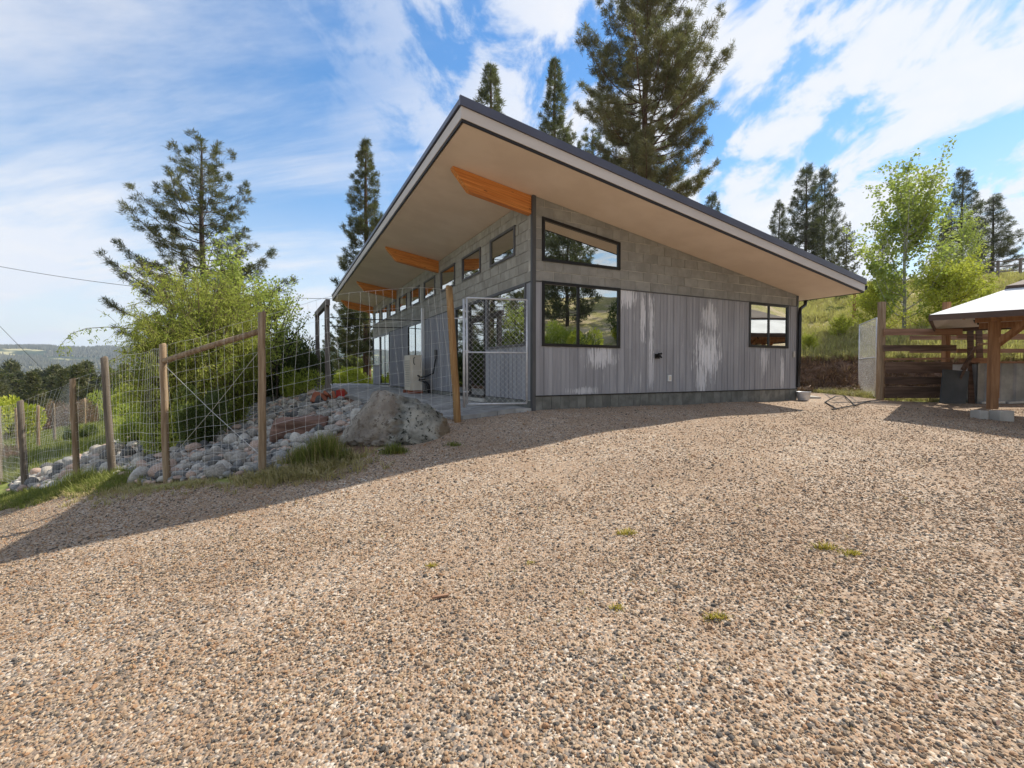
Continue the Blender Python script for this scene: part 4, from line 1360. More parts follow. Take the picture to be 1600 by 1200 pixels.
tag(mb.build('red_crate', M['redp'], None, (x_, y_, gz(x_, y_) + .08), (0, 0, .4)), 'small bright red crate on the rocks by the pergola foot', 'crate')

# ------------------------------------------------------------------ pergola with wires
pg = empty('pergola', (-5.67, 14.3, 0))
tag(pg, 'weathered dark timber pergola frame with two posts and a beam at the patio edge', 'pergola')
def prel(p): return Vector(p) - Vector((-5.67, 14.3, 0))
for (x_, y_, zt_) in ((-5.67, 14.3, 2.70), (-7.10, 17.0, 2.70)):
    MB().box(-.07, .07, -.07, .07, -.3, zt_).build('post', M['pergola'], pg, prel((x_, y_, 0)), (0, 0, YAW))
MB().bar(prel((-5.54, 14.05, 2.79)), prel((-7.26, 17.3, 2.79)), .12, .18).build('beam', M['pergola'], pg)
for (p, q) in (((-5.67, 14.3, 2.36), H(-.02, 7.35) + (2.36,)), ((-6.93, 17.0, 2.36), H(-.02, 10.2) + (2.36,))):
    p = Vector(p); q = Vector(q)
    mid = (p + q) / 2 + Vector((0, 0, -.02))
    MB().tube([prel(p), prel(mid), prel(q)], .016, 6).build('tie_rod', M['cable'], pg)

# ------------------------------------------------------------------ heat pump
hx, hy = H(-.52, 6.72)
hp = empty('heat_pump', (hx, hy, pz0), YAW)
tag(hp, 'cream outdoor heat pump unit standing on the patio against the siding', 'heat pump')
MB().box(-.18, .18, -.34, .38, .10, 1.17).build('casing', M['cream'], hp)
for y_ in (-.28, .30):
    MB().box(-.22, .22, y_, y_ + .10, .004, .098).build('foot', M['terra'], hp)
gr = MB()
for k in range(12):
    z_ = .22 + k * .070
    gr.box(-.196, -.182, -.28, .28, z_, z_ + .012)
gr.build('grille', M['concrete'], hp)
MB().box(-.12, .12, -.365, -.342, .50, 1.02).build('side_panel', M['cream'], hp)
MB().tube([(-.05, -.40, 1.10), (-.09, -.43, 1.06), (-.09, -.43, .92), (-.05, -.40, .88)], .012, 6).build('handle', M['black'], hp)
MB().tube([(.05, -.37, .55), (.10, -.5, .50), (.22, -.62, .52), (.42, -.75, .62), (.46, -.8, .95), (.47, -.82, 1.05)], .022, 8).build('pipe', M['black'], hp, smooth=True)
MB().tube([(.1, -.37, .42), (.2, -.48, .40), (.3, -.60, .25), (.33, -.62, .03)], .05, 8).build('pipe', M['black'], hp, smooth=True)
MB().box(.44, .50, -.90, -.76, 1.05, 1.32).build('isolator_box', M['frame_grey'], hp)

# ------------------------------------------------------------------ cables
def cable(name, p0, p1, sag, label, r_=.012, n_=24):
    p0 = Vector(p0); p1 = Vector(p1)
    ps = [p0.lerp(p1, i / n_) + Vector((0, 0, -sag * 4 * (i / n_) * (1 - i / n_))) for i in range(n_ + 1)]
    tag(MB().tube(ps, r_, 5).build(name, M['cable']), label, 'cable')
def at(px_, py_, Y):
    a = (px_ - 800) / 726.6; b = -(py_ - 596.28) / 726.6
    c, s_ = math.cos(-.02382), math.sin(-.02382)
    d = (a, c - s_ * b, s_ + c * b)
    k = Y / d[1]
    return (d[0] * k, Y, CZ + d[2] * k)
e0 = H(A0, B1); e0 = (e0[0], e0[1], zs_(A0) + .1)
cable('service_cable', at(-120, 392, 24), e0, .55, 'black overhead service cable crossing the sky from the left to the far roof corner')
cable('guy_cable', at(-60, 448, 26), at(75, 585, 40), .05, 'thin slanting cable at the far left edge above the valley', .014)

# ------------------------------------------------------------------ plank fence, gazebo and clutter on the right
pf = empty('plank_fence', (10.1, 12.7, 0))
tag(pf, 'rough timber fence of wide dark boards on posts beside the gravel yard', 'fence')
def pr(x_, y_, z_): return (x_ - 10.1, y_ - 12.7, z_)
def wall_z(py_, Y): return CZ - (py_ - 579) / 726.6 * Y
for (x_, y_, zt_, wd, mt) in ((10.08, 12.72, wall_z(472, 12.7), .13, 'post'), (11.98, 12.86, wall_z(472, 12.8), .13, 'cedar'), (16.6, 12.9, 2.1, .12, 'cedar')):
    MB().box(-wd / 2, wd / 2, -wd / 2, wd / 2, -.4, zt_).build('post', M[mt], pf, pr(x_, y_, 0), (0, 0, .05))
for (y0_, y1_, x0_, x1_, mt, tilt) in ((524, 514, 10.05, 12.15, 'plank_red', 0), (549, 539.5, 10.05, 12.0, 'plank_dark', .004), (563, 560, 10.1, 11.95, 'plank_red', .012), (583, 565.5, 10.1, 11.9, 'plank_dark', 0),
                                     (600, 588.5, 10.1, 11.75, 'plank_dark', -.004), (622, 604, 10.1, 11.7, 'plank_dark', 0.002)):
    a_, b_ = wall_z(y0_, 12.62), wall_z(y1_, 12.62)
    mb = MB().box(x0_ - 10.1, x1_ - 10.1, -.135, -.09, a_, b_)
    o = mb.build('plank', M[mt], pf, None, (0, -tilt, 0))
for (za, zb_) in ((1.62, 1.74), (1.22, 1.33)):
    MB().box(12.25 - 10.1, 19 - 10.1, .10, .14, za, zb_).build('plank', M['plank_red'], pf)
    MB().box(12.15 - 10.1, 19 - 10.1, 1.5, 1.54, za + .05, zb_ + .05).build('plank', M['plank_red'], pf)

# boards leaning in the gap
for i, (x0_, x1_, yb, zt_, w2, lab) in enumerate(((12.22, 12.38, 12.35, 2.02, .15, 'dark weathered board leaning upright left of its pair behind the slate panel'), (12.52, 12.66, 12.40, 2.02, .16, 'dark weathered board leaning upright right of its pair under the gazebo eave'))):
    o = MB().bar((x0_, yb, gz(x0_, yb)), (x1_, yb + .25, zt_), w2, .035, (0, 1, 0)).build('leaning_board', M['plank_dark'])
    tag(o, lab, 'board')
tag(MB().bar((11.75, 12.22, 1.0), (12.75, 12.25, 1.02), .05, .10).build('cross_board', M['plank_red']), 'short board lying level across the two leaning boards', 'board')
tag(MB().bar((12.30, 12.3, 1.42), (12.75, 12.34, 1.46), .04, .06).build('cross_board', M['post']), 'small pale batten across the top of the leaning boards', 'board')
for i, (p, q) in enumerate((((11.8, 12.2, .75), (12.05, 12.1, 1.35)), ((11.72, 12.25, .35), (11.95, 12.1, 1.1)))):
    tag(MB().bar(p, q, .07, .05).build('scrap_stick', M['plank_dark']), ('higher', 'lower')[i] + ' scrap stick poking up between plank fence and leaning boards', 'stick')

# slate coloured panel leaning on the tank
zb = gz(11.6, 11.95)
p0 = Vector(at(1469, 630, 12.0)); p1 = Vector(at(1509, 631, 12.0)); p2 = Vector(at(1515, 580, 12.25)); p3 = Vector(at(1474, 577, 12.25))
th = Vector((0, .03, 0))
mb = MB().add([p0, p1, p2, p3, p0 + th, p1 + th, p2 + th, p3 + th], [(0, 1, 2, 3), (7, 6, 5, 4), (1, 0, 4, 5), (2, 1, 5, 6), (3, 2, 6, 7), (0, 3, 7, 4)])
tag(mb.build('slate_panel', M['slate_board']), 'dark grey square panel leaning against the corrugated tank', 'panel')

# corrugated tank
tk = empty('corrugated_tank', (12.6, 12.3, -.1))
tag(tk, 'grey corrugated metal trough with a brown rim behind the gazebo post', 'trough')
mb = MB(); n_ = 60
xs = np.linspace(-.3, 6.2, n_ * 3)
prof = [(-.04 if (int((x_ + .3) / .19) % 2) else 0.0) for x_ in xs]
vs = [(x_, -.02 + p, z_) for z_ in (-.12, 1.02) for x_, p in zip(xs, prof)]
m_ = len(xs)
mb.add(vs, [(i, i + 1, i + 1 + m_, i + m_) for i in range(m_ - 1)])
mb.box(-.29, 6.2, .03, .75, -.12, 1.0)
mb.build('side', M['corr'], tk)
MB().box(-.34, 6.25, -.10, .10, 1.021, 1.07).build('rim', M['plank_red'], tk)
MB().box(-.34, 6.25, .101, .82, 1.021, 1.05).build('rim', M['plank_dark'], tk)
mb = MB()
for k in range(9):
    x_ = -.25 + k * .7; mb.bar((x_, -.08, -.02), (x_ + .6, -.09, .0 + .02 * (k % 2)), .04, .05)
mb.build('base_pipe', M['galv'], tk)

# gazebo
E1 = Vector((.725, -.689, 0)); E2 = Vector((.689, .725, 0)); GCx = Vector((8.88, 9.92, 1.79)); S_ = 4.2
gzb = empty('gazebo', (10.55, 10.2, 0))
tag(gzb, 'open timber gazebo with a low white roof at the right edge', 'gazebo')
org = Vector((10.55, 10.2, 0))
c4 = [GCx, GCx + E1 * S_, GCx + (E1 + E2) * S_, GCx + E2 * S_]
ctr = GCx + (E1 + E2) * S_ / 2
rise = .33 * (E1 + E2).length * S_ / 2
apex = ctr + Vector((0, 0, rise))
UP = Vector((0, 0, 1))
k1 = .60
upper = [c.lerp(apex, k1) for c in c4]
vs = [c + UP * .125 - org for c in c4] + [u_ + UP * .125 - org for u_ in upper] + [c + UP * .09 - org for c in c4] + [u_ + UP * .09 - org for u_ in upper]
for i in range(4):
    j = (i + 1) % 4
    mb = MB().add([vs[i], vs[j], vs[4 + j], vs[4 + i], vs[8 + i], vs[8 + j], vs[12 + j], vs[12 + i]], [(0, 1, 2, 3), (7, 6, 5, 4), (0, 4, 5, 1), (3, 2, 6, 7)])
    mb.build('roof_sheet', M['tarp'], gzb)
up2 = [c.lerp(apex, k1 - .04) + UP * .20 - org for c in c4]; up3 = [c.lerp(apex, k1 - .04) + UP * .15 - org for c in c4]
mb = MB().add(up2 + up3 + [apex + UP * .22 - org], [(0, 1, 8), (1, 2, 8), (2, 3, 8), (3, 0, 8), (0, 4, 5, 1), (1, 5, 6, 2), (2, 6, 7, 3), (3, 7, 4, 0), (7, 6, 5, 4)])
mb.build('upper_roof', M['brown_fascia'], gzb)
for i in range(4):
    a_, b_ = c4[i] - org, c4[(i + 1) % 4] - org
    MB().bar(a_ + UP * .06, b_ + UP * .06, .035, .12).build('fascia', M['brown_fascia'], gzb)
P0 = Vector((10.55, 10.2, 0)); PP = [P0, P0 + E1 * 2.2, P0 + (E1 + E2) * 2.2, P0 + E2 * 2.2 + Vector((.17, 0, 0))]
gang = math.atan2(E1.y, E1.x)
for i, p in enumerate(PP):
    zg = gz(p.x, p.y)
    bt = zg + .23
    MB().box(-.07, .07, -.07, .07, bt, 1.82).build('post', M['cedar'], gzb, p - org, (0, 0, gang + .5))
for i in range(4):
    a_, b_ = PP[i] - org, PP[(i + 1) % 4] - org
    d = (b_ - a_).normalized()
    MB().bar(a_ - d * .30 + UP * (1.87 + .002 * i), b_ + d * .30 + UP * (1.87 + .002 * i), .09, .15).build('beam', M['cedar'], gzb)
    MB().bar(a_ + d * .06 + UP * 1.36, a_ + d * .50 + UP * 1.82, .08, .09).build('brace', M['cedar'], gzb)
    MB().bar(b_ - d * .06 + UP * 1.36, b_ - d * .50 + UP * 1.82, .08, .09).build('brace', M['cedar'], gzb)
for i in range(1, 8):
    f0 = GCx.lerp(c4[1], i / 8); f1 = c4[3].lerp(c4[2], i / 8)
    k = 1 - abs(i / 8 - .5) * 2
    mb = MB().bar(f0 + E2 * .05 + UP * .03 - org, f0.lerp(f1, .5 * k + .001) + UP * (rise * k * .92 + .02) - org, .04, .09)
    mb.build('rafter', M['cedar'], gzb)
# concrete blocks under the post
zg = gz(10.6, 10.15)
for i, (dx, dy, s_, lab) in enumerate(((.10, -.10, (.16, .12), 'right hand concrete block under the gazebo post'), (-.22, .06, (.10, .11), 'left hand concrete block beside the gazebo post foot'))):
    mb = MB().box(-s_[0], s_[0], -s_[1], s_[1], -.08, .215 - .01 * i)
    o = mb.build('concrete_block', M['concrete'], None, (10.55 + dx, 10.2 + dy, zg), (0, 0, .02))
    bv = o.modifiers.new('bevel', 'BEVEL'); bv.width = .012; bv.segments = 2
    tag(o, lab, 'block')
MB().tube([(0, 0, 0), (.03, .0, -.06), (.07, 0, -.03), (.11, .01, -.10)], .018, 6).build('hook', M['black'], gzb, Vector(at(1522, 500, 10.6)) - org)

# bent black frame lying on the gravel
fr = [(1289, 629), (1312, 622), (1322, 619.5), (1336, 635), (1347, 633), (1360, 627)]
def on_ground(px_, py_, lift=0.0):
    lo, hi = 1.0, 60.0
    for _ in range(40):
        m_ = (lo + hi) / 2
        p = at(px_, py_, m_)
        if p[2] > gz(p[0], p[1]) + lift: lo = m_
        else: hi = m_
    return Vector(at(px_, py_, lo))
A_, B_, C_, D_ = on_ground(1289, 629.5), on_ground(1320, 619.5), on_ground(1336, 635), on_ground(1307, 640)
E_ = on_ground(1360, 628); F_ = on_ground(1300, 641)
up = UP * .02
mb = MB().tube([A_ + up, (A_ + B_) / 2 + UP * .09, B_ + up, C_ + up], .014, 6).tube([A_ + up, D_ + up], .014, 6).tube([F_ + up, C_ + UP * .03, E_ + UP * .03], .014, 6)
tag(mb.build('bent_rod_stand', M['black']), 'bent black rod stand lying on the gravel before the open chain link gate', 'metal stand')


# ------------------------------------------------------------------ vegetation builders
def quads_from(pos, dirs, wid, ln, side_rand=True, rg=rng):
    """leaf quads: kite shape from pos along dirs"""
    n = len(pos)
    r_ = rg.normal(size=(n, 3))
    sx = np.cross(dirs, r_); sx /= np.linalg.norm(sx, axis=1)[:, None] + 1e-9
    L = ln[:, None] if hasattr(ln, '__len__') else ln
    Wd = wid[:, None] if hasattr(wid, '__len__') else wid
    a = pos; b = pos + dirs * L * .5 + sx * Wd * .5; c = pos + dirs * L; d = pos + dirs * L * .5 - sx * Wd * .5
    V = np.stack([a, b, c, d], 1).reshape(-1, 3)
    F = np.arange(n * 4).reshape(n, 4)
    return V, F


def unit(v): return v / (np.linalg.norm(v, axis=-1, keepdims=True) + 1e-9)


def pine_meshes(seed, h=14.0, crown0=.25, rad=3.4, dens=1.0, prof='open', needle='needle', bark='bark_dark', per=20, nl=.20, trunk_r=.22, twist=.0, nw=.022, fork=False):
    r2 = random.Random(seed); rg = np.random.default_rng(seed)
    wood = MB()
    pts = [(math.sin(i * .7 + seed) * .02 * h * .1, math.cos(i * .9 + seed) * .02 * h * .1, h * i / 12) for i in range(13)]
    rr = [trunk_r * (1 - i / 12.4) ** .8 + .012 for i in range(13)]
    wood.tube(pts, rr, 8)
    tips = []
    z = h * crown0
    while z < h * .99:
        k = (z / h - crown0) / (1 - crown0)
        if prof == 'open': env = (0.55 + .45 * min(1, k * 4)) * (1 - k) ** .75 + .06
        elif prof == 'narrow': env = (.75 + .25 * min(1, k * 6)) * (1 - k) ** .80 + .03
        elif prof == 'big': env = (.7 + .3 * min(1, k * 3)) * (1 - k ** 2.6) ** .8 + .06
        else: env = (1 - k) ** .9 + .04
        nb = r2.randint(3, 5)
        a0 = r2.uniform(0, 6.28)
        for j in range(nb):
            L = rad * env * r2.uniform(.55, 1.15)
            if r2.random() < .10 * (1 - dens * .5): continue
            az = a0 + 6.28 * j / nb + r2.uniform(-.45, .45)
            zz0 = z + r2.uniform(-.12, .12) * h * .03
            e0 = r2.uniform(-.12, .25) + k * .5
            d = Vector((math.cos(az), math.sin(az), 0))
            bp = []
            nseg = 6
            wob = r2.uniform(-.25, .25)
            for i in range(nseg + 1):
                t = i / nseg
                side = Vector((-d.y, d.x, 0)) * math.sin(t * 2.5) * wob * L * .25
                bp.append(Vector((0, 0, zz0)) + d * L * t + side + Vector((0, 0, L * (e0 * t + (.28 * t * t if prof != 'narrow' else .35 * t * t) - .10 * math.sin(t * 3.1)))))
            br = max(.012, L * .013)
            wood.tube(bp, [br * (1.05 - .85 * i / nseg) for i in range(nseg + 1)], 4, False)
            ns = int(max(3, L * 4.6 * dens))
            for q in range(ns):
                t = r2.uniform(.30, 1.0) if L > 1.2 else r2.uniform(.15, 1)
                f_ = t * nseg; i = min(nseg - 1, int(f_)); p = bp[i].lerp(bp[i + 1], f_ - i)
                sd_ = r2.choice((-1, 1)); sl = L * .30 * (1.15 - t) * r2.uniform(.4, 1.1) + .12
                dirn = (d * r2.uniform(.35, .8) + Vector((-d.y, d.x, 0)) * sd_ * r2.uniform(.4, 1) + Vector((0, 0, r2.uniform(.05, .55)))).normalized()
                e = p + dirn * sl
                if sl > .25: wood.tube([p, p.lerp(e, .5) + Vector((0, 0, -.02)), e], [.010, .008, .005], 3, False)
                tips.append((e, dirn))
                if sl > .45: tips.append((p.lerp(e, .62) + Vector((r2.uniform(-.06, .06), r2.uniform(-.06, .06), .05)), dirn))
            tips.append((bp[-1], (bp[-1] - bp[-2]).normalized()))
        z += h * {'narrow': .026, 'big': .019}.get(prof, .028) * r2.uniform(.7, 1.3)
    tips.append((Vector((pts[-1][0], pts[-1][1], h)), Vector((0, 0, 1))))
    P_ = np.array([t[0][:] for t in tips]); D_ = np.array([t[1][:] for t in tips])
    n = len(P_)
    base = np.repeat(P_, per, 0) + rg.normal(size=(n * per, 3)) * nl * .26
    dirs = unit(np.repeat(D_, per, 0) * .55 + rg.normal(size=(n * per, 3)) * .62 + np.array([0, 0, .35]))
    V, F = quads_from(base, dirs, nw * rg.uniform(.7, 1.5, n * per), nl * rg.uniform(.6, 1.25, n * per), rg=rg)
    return wood.mesh('trunk', M[bark], True), np_mesh('crown', V, F, M[needle])


def tree(name, meshes, loc, scale, rz, label, cat='tree', group=None, sz=None):
    o = empty(name, loc, rz)
    o.scale = (scale, scale, sz or scale)
    tag(o, label, cat, group)
    link('trunk', meshes[0], o); link('crown', meshes[1], o)
    return o


def leafy_meshes(seed, h=7.0, stems=6, spread=1.6, leafn=9000, ls=.06, mat='aspen', bark='bark_pale', upright=.8, trunk_r=.06, base=.15, cl=.34):
    r2 = random.Random(seed); rg = np.random.default_rng(seed)
    wood = MB(); nodes = []
    trunk_top = h * .45
    wood.tube([(0, 0, -.3), (.03, 0, trunk_top * .5), (0, .04, trunk_top), (.02, .02, h * .98)], [trunk_r * 1.1, trunk_r * .9, trunk_r * .7, .008], 7)
    for i in range(26): nodes.append((Vector((0, 0, h * r2.uniform(.35, 1.0))), .25))
    nb = stems * 5
    for j in range(nb):
        z0 = h * r2.uniform(base, .78)
        az = r2.uniform(0, 6.28)
        L = spread * (1.15 - .75 * z0 / h) * r2.uniform(.6, 1.15)
        d = Vector((math.cos(az), math.sin(az), 0))
        rise_ = L * upright * r2.uniform(.9, 2.0)
        bp = [Vector((0, 0, z0)) + d * L * (t ** .75) + Vector((0, 0, rise_ * t ** 1.4)) for t in (0, .25, .5, .75, 1)]
        wood.tube(bp, [.022 * (1.1 - t) + .004 for t in (0, .25, .5, .75, 1)], 4, False)
        for t in np.linspace(.25, 1, 7):
            f_ = t * 4; i = min(3, int(f_)); p = bp[i].lerp(bp[i + 1], f_ - i)
            nodes.append((p, cl * (.5 + .5 * L / spread)))
            dd = Vector((r2.gauss(0, 1), r2.gauss(0, 1), r2.uniform(.2, 1.2))).normalized()
            e = p + dd * r2.uniform(.2, .5) * (h / 7)
            wood.tube([p, e], [.006, .003], 3, False)
            nodes.append((e, cl * .6))
    P_ = np.array([n_[0][:] for n_ in nodes]); S__ = np.array([n_[1] for n_ in nodes])
    idx = rg.integers(0, len(P_), leafn)
    pos = P_[idx] + rg.normal(size=(leafn, 3)) * S__[idx][:, None] * .42
    dirs = unit(rg.normal(size=(leafn, 3)) + np.array([0, 0, -.25]))
    V, F = quads_from(pos, dirs, ls * rg.uniform(.6, 1.0, leafn), ls * rg.uniform(.8, 1.4, leafn), rg=rg)
    return wood.mesh('trunk', M[bark], True), np_mesh('crown', V, F, M[mat])


def arching_meshes(seed, h=4.3, n_stems=90, reach=2.0, mat='willow', bark='stem', leaf=(.011, .11), per=60, droop=1.0):
    """willow: a fan of stems that arch over, hung with narrow leaves"""
    r2 = random.Random(seed); rg = np.random.default_rng(seed)
    wood = MB(); P_, D_ = [], []
    for j in range(n_stems):
        az = r2.uniform(0, 6.28); hh = h * r2.uniform(.45, 1.0); rc = reach * r2.uniform(.25, 1.0) * (1.25 - .45 * hh / h)
        d = Vector((math.cos(az), math.sin(az), 0))
        bp = []
        for i in range(8):
            t = i / 7
            bp.append(Vector((d.x * .12, d.y * .12, 0)) + d * rc * t ** 1.3 + Vector((0, 0, hh * (1.75 * t - .78 * droop * t ** 3))))
        wood.tube(bp, [.014 * (1.1 - i / 7) + .002 for i in range(8)], 4, False)
        for i in range(1, 8):
            # hanging twigs
            for _ in range(3):
                p = bp[i].lerp(bp[i - 1], r2.random())
                ln = r2.uniform(.25, .8) * (h / 4.3)
                dd = (d * r2.uniform(-.3, .8) + Vector((r2.gauss(0, .5), r2.gauss(0, .5), r2.uniform(-1.1, .35)))).normalized()
                e = p + dd * ln
                m_ = p.lerp(e, .5) + Vector((0, 0, .06))
                wood.tube([p, m_, e], [.005, .004, .002], 3, False)
                for q in range(per // 8):
                    t = r2.random()
                    P_.append((p.lerp(m_, t * 2) if t < .5 else m_.lerp(e, t * 2 - 1))[:]); D_.append(dd[:])
    P_ = np.array(P_); D_ = np.array(D_); n = len(P_)
    dirs = unit(D_ + rg.normal(size=(n, 3)) * .65 + np.array([0, 0, -.35]))
    V, F = quads_from(P_ + rg.normal(size=(n, 3)) * .03, dirs, leaf[0] * rg.uniform(.7, 1.5, n) * 1.6, leaf[1] * rg.uniform(.6, 1.2, n), rg=rg)
    return wood.mesh('stems', M[bark], True), np_mesh('foliage', V, F, M[mat])


def bush_meshes(seed, n=5000, mat='juniper', ls=(.03, .10), lump=9, flat=.8, up=.4, bark='stem'):
    r2 = random.Random(seed); rg = np.random.default_rng(seed)
    cs = np.array([(r2.uniform(-.6, .6), r2.uniform(-.6, .6), r2.uniform(.15, .75) * flat) for _ in range(lump)]); rs = np.array([r2.uniform(.22, .45) for _ in range(lump)])
    i = rg.integers(0, lump, n)
    d = unit(rg.normal(size=(n, 3)))
    pos = cs[i] + d * (rs[i] * rg.uniform(.45, 1.1, n) ** .5)[:, None]
    pos[:, 2] = np.abs(pos[:, 2])
    dirs = unit(d + rg.normal(size=(n, 3)) * .6 + np.array([0, 0, up]))
    V, F = quads_from(pos, dirs, ls[0] * rg.uniform(.7, 1.4, n), ls[1] * rg.uniform(.6, 1.3, n), rg=rg)
    wood = MB()
    for c in cs: wood.tube([(0, 0, -.1), (c[0] * .5, c[1] * .5, c[2] * .45), tuple(c)], [.02, .014, .006], 4, False)
    return wood.mesh('stems', M[bark]), np_mesh('foliage', V, F, M[mat])


def plant(name, meshes, loc, scale, rz, label, cat='shrub', group=None):
    o = empty(name, loc, rz)
    o.scale = scale if isinstance(scale, tuple) else (scale,) * 3
    tag(o, label, cat, group)
    link('stems', meshes[0], o); link('foliage', meshes[1], o)
    return o


# pines
def ploc(px_, Y, dz=-.15):
    X = (px_ - 800) / 726.6 * Y
    return (X, Y, gz(X, Y) + dz)
def top_z(py_, Y): return CZ - (py_ - 579) / 726.6 * Y

PA = pine_meshes(11, 14, .22, 3.8, 1.15, 'open', 'needle', 'bark_dark', per=52, nl=.20, trunk_r=.20, nw=.017)
PB = pine_meshes(23, 16, .12, 2.3, 2.5, 'narrow', 'needle', 'bark_red', per=40, nl=.24, trunk_r=.26, nw=.022)
PC = pine_meshes(37, 28, .30, 5.9, 1.5, 'big', 'needle_warm', 'bark_red', per=34, nl=.36, trunk_r=.42, nw=.028)
PD = pine_meshes(41, 13, .10, 2.4, 1.35, 'open', 'needle_blue', 'bark_dark', per=24, nl=.32, trunk_r=.18, nw=.030)
PF = pine_meshes(59, 13, .04, 3.0, .55, 'cone', 'needle', 'bark_dark', per=9, nl=.62, trunk_r=.18, nw=.14)
PE = pine_meshes(53, 13, .06, 2.6, .8, 'cone', 'needle_blue', 'bark_dark', per=12, nl=.42, trunk_r=.18, nw=.07)

l = ploc(320, 22); tree('pine_tree', PA, l, (top_z(226, 22) - l[2]) / 14 * 1.15, 1.0, 'open crowned pine rising behind the willow left of the house', 'tree', sz=(top_z(226, 22) - l[2]) / 14)
l = ploc(574, 31); tree('pine_tree', PB, l, (top_z(228, 31) - l[2]) / 16, 2.0, 'slim dense pine with a reddish trunk at the far end of the house', 'tree')
l = ploc(1006, 36); tree('pine_tree', PC, l, (top_z(-20, 36) - l[2]) / 28, .4, 'biggest pine with a broad crown behind the middle of the roof', 'tree')
l = ploc(866, 46); tree('pine_tree', PB, l, (top_z(106, 46) - l[2]) / 16, .9, 'slender pine whose top shows just left of the biggest pine', 'tree')
l = ploc(767, 50); tree('pine_tree', PB, l, (top_z(114, 50) - l[2]) / 16, 4.1, 'small pine top peeping over the roof near its peak', 'tree')
l = ploc(1110, 44); tree('pine_tree', PD, l, (top_z(305, 44) - l[2]) / 13, .3, 'tiny pine tip just over the roof right of the biggest pine', 'tree')
l = ploc(925, 44); tree('pine_tree', PA, l, (top_z(210, 44) - l[2]) / 14, 3.3, 'low pine crown between the slender pine and the biggest pine', 'tree')
GRP = None
for px_, py_, Y, m_, rz, s2, lab in ((1256, 262, 50, PD, .2, 1.0, 'tallest pine of the clump above the low end of the roof'), (1284, 266, 52, PD, 2.2, .9, 'pine right beside the tallest one above the low end of the roof'),
                                (1214, 318, 52, PD, 4.0, .95, 'shorter pine just above the roof slope at the left of the hill clump'), (1319, 350, 48, PA, 1.5, .8, 'short sparse pine between the hill clump and the aspen'),
                                (1497, 268, 50, PD, 3.0, 1.0, 'tall narrow pine on the hill behind the aspen'), (1546, 309, 52, PD, 5.2, 1.35, 'wide dark pine on the hill right of the tall narrow pine'),
                                (1376, 372, 54, PE, .5, .8, 'dark conifer half hidden behind the left side of the aspen'), (1470, 350, 55, PE, 1.8, .8, 'dark conifer half hidden behind the right side of the aspen')):
    l = ploc(px_, Y, -.3); k = (top_z(py_, Y) - l[2]) / (13 if m_ is not PA else 14)
    tree('pine_tree', m_, l, k * s2, rz, lab, 'tree', sz=k)

# behind and beside the house
for px_, py_, Y, m_, rz, lab in ((545, 470, 34, PA, 2.5, 'shaggy pine beyond the patio seen under the eave'), (515, 520, 48, PD, .6, 'distant pine between the two pergola posts'),
                                 (470, 575, 60, PE, .1, 'small distant fir above the dark junipers'), (440, 560, 66, PE, 1.1, 'distant fir left of the pergola above the hedge'), (555, 540, 44, PD, 4.4, 'dark pine low behind the yellow shrubs')):
    l = ploc(px_, Y, -.3); k = (top_z(py_, Y) - l[2]) / 13
    tree('pine_tree', m_, l, k, rz, lab)

# left: valley edge trees
l = ploc(-18, 40, -.3); tree('pine_tree', PB, l, (top_z(530, 40) - l[2]) / 16, 1.2, 'dense pine cut by the left edge of the picture', 'tree', sz=(top_z(530, 40) - l[2]) / 16)
r4 = random.Random(12)
for i in range(90):
    px_ = r4.uniform(-60, 300); Y = r4.uniform(62, 150)
    py_ = r4.uniform(580, 612) if i % 4 else r4.uniform(566, 586)
    l = ploc(px_, Y, -.4); hh = top_z(py_, Y) - l[2]
    if hh < 3: continue
    m_ = (PF, PE, PF)[i % 3]
    where = ('left of the pale fence post', 'between the pale and the leaning fence posts', 'behind the willow') [0 if px_ < 100 else (1 if px_ < 165 else 2)]
    tree('conifer', m_, l, hh / 13 * r4.uniform(.9, 1.25), r4.uniform(0, 6.28), f'{("olive green", "dark slim", "olive pointed")[i % 3]} {"far" if Y > 105 else "near"} conifer beyond the meadow, {where}', 'tree', 'conifers beyond the meadow', sz=hh / 13)

# trees reflected in the windows, up the bank behind the camera
for i in range(15):
    d_ = r4.uniform(36, 62); ang = R(-31 + r4.uniform(-26, 24))
    x_ = 3 + d_ * math.cos(ang); y_ = 9 + d_ * math.sin(ang)
    tree('pine_tree', (PD, PE, PA)[i % 3], (x_, y_, gz(x_, y_) - .3), r4.uniform(.95, 1.5), r4.uniform(0, 6.28), 'pine on the bank behind the photographer mirrored in the windows', 'tree', 'pines on the bank facing the gable')

# aspen, shrubs on the right
AS = leafy_meshes(5, 7.6, 9, 1.9, 10500, .115, 'aspen', 'bark_pale', 1.0, .07, .10)
AL = leafy_meshes(9, 4.2, 8, 1.9, 8500, .105, 'lime', 'stem', .5, .04, .05, .45)
l = ploc(1411, 19.5); tree('aspen_tree', AS, l, (top_z(252, 19.5) - l[2]) / 7.6, .7, 'light green young aspen with a pale trunk on the slope above the plank fence', 'tree')
l = ploc(1500, 21); tree('aspen_tree', leafy_meshes(15, 7.6, 6, 1.2, 6000, .085, 'aspen', 'bark_pale', 1.1, .05, .2), l, (top_z(325, 21) - l[2]) / 7.6, 2.6, 'thinner aspen just right of the bigger one', 'tree')
AS3 = None
l = ploc(1368, 20.5); tree('aspen_tree', AL, l, (top_z(420, 20.5) - l[2]) / 4.4 * .9, 4, 'low bushy lime green sapling left under the aspen', 'tree')
l = ploc(1478, 18.2); tree('lime_shrub', AL, l, (top_z(398, 18.2) - l[2]) / 4.4, 1, 'bright lime green shrub below right of the aspen', 'shrub')
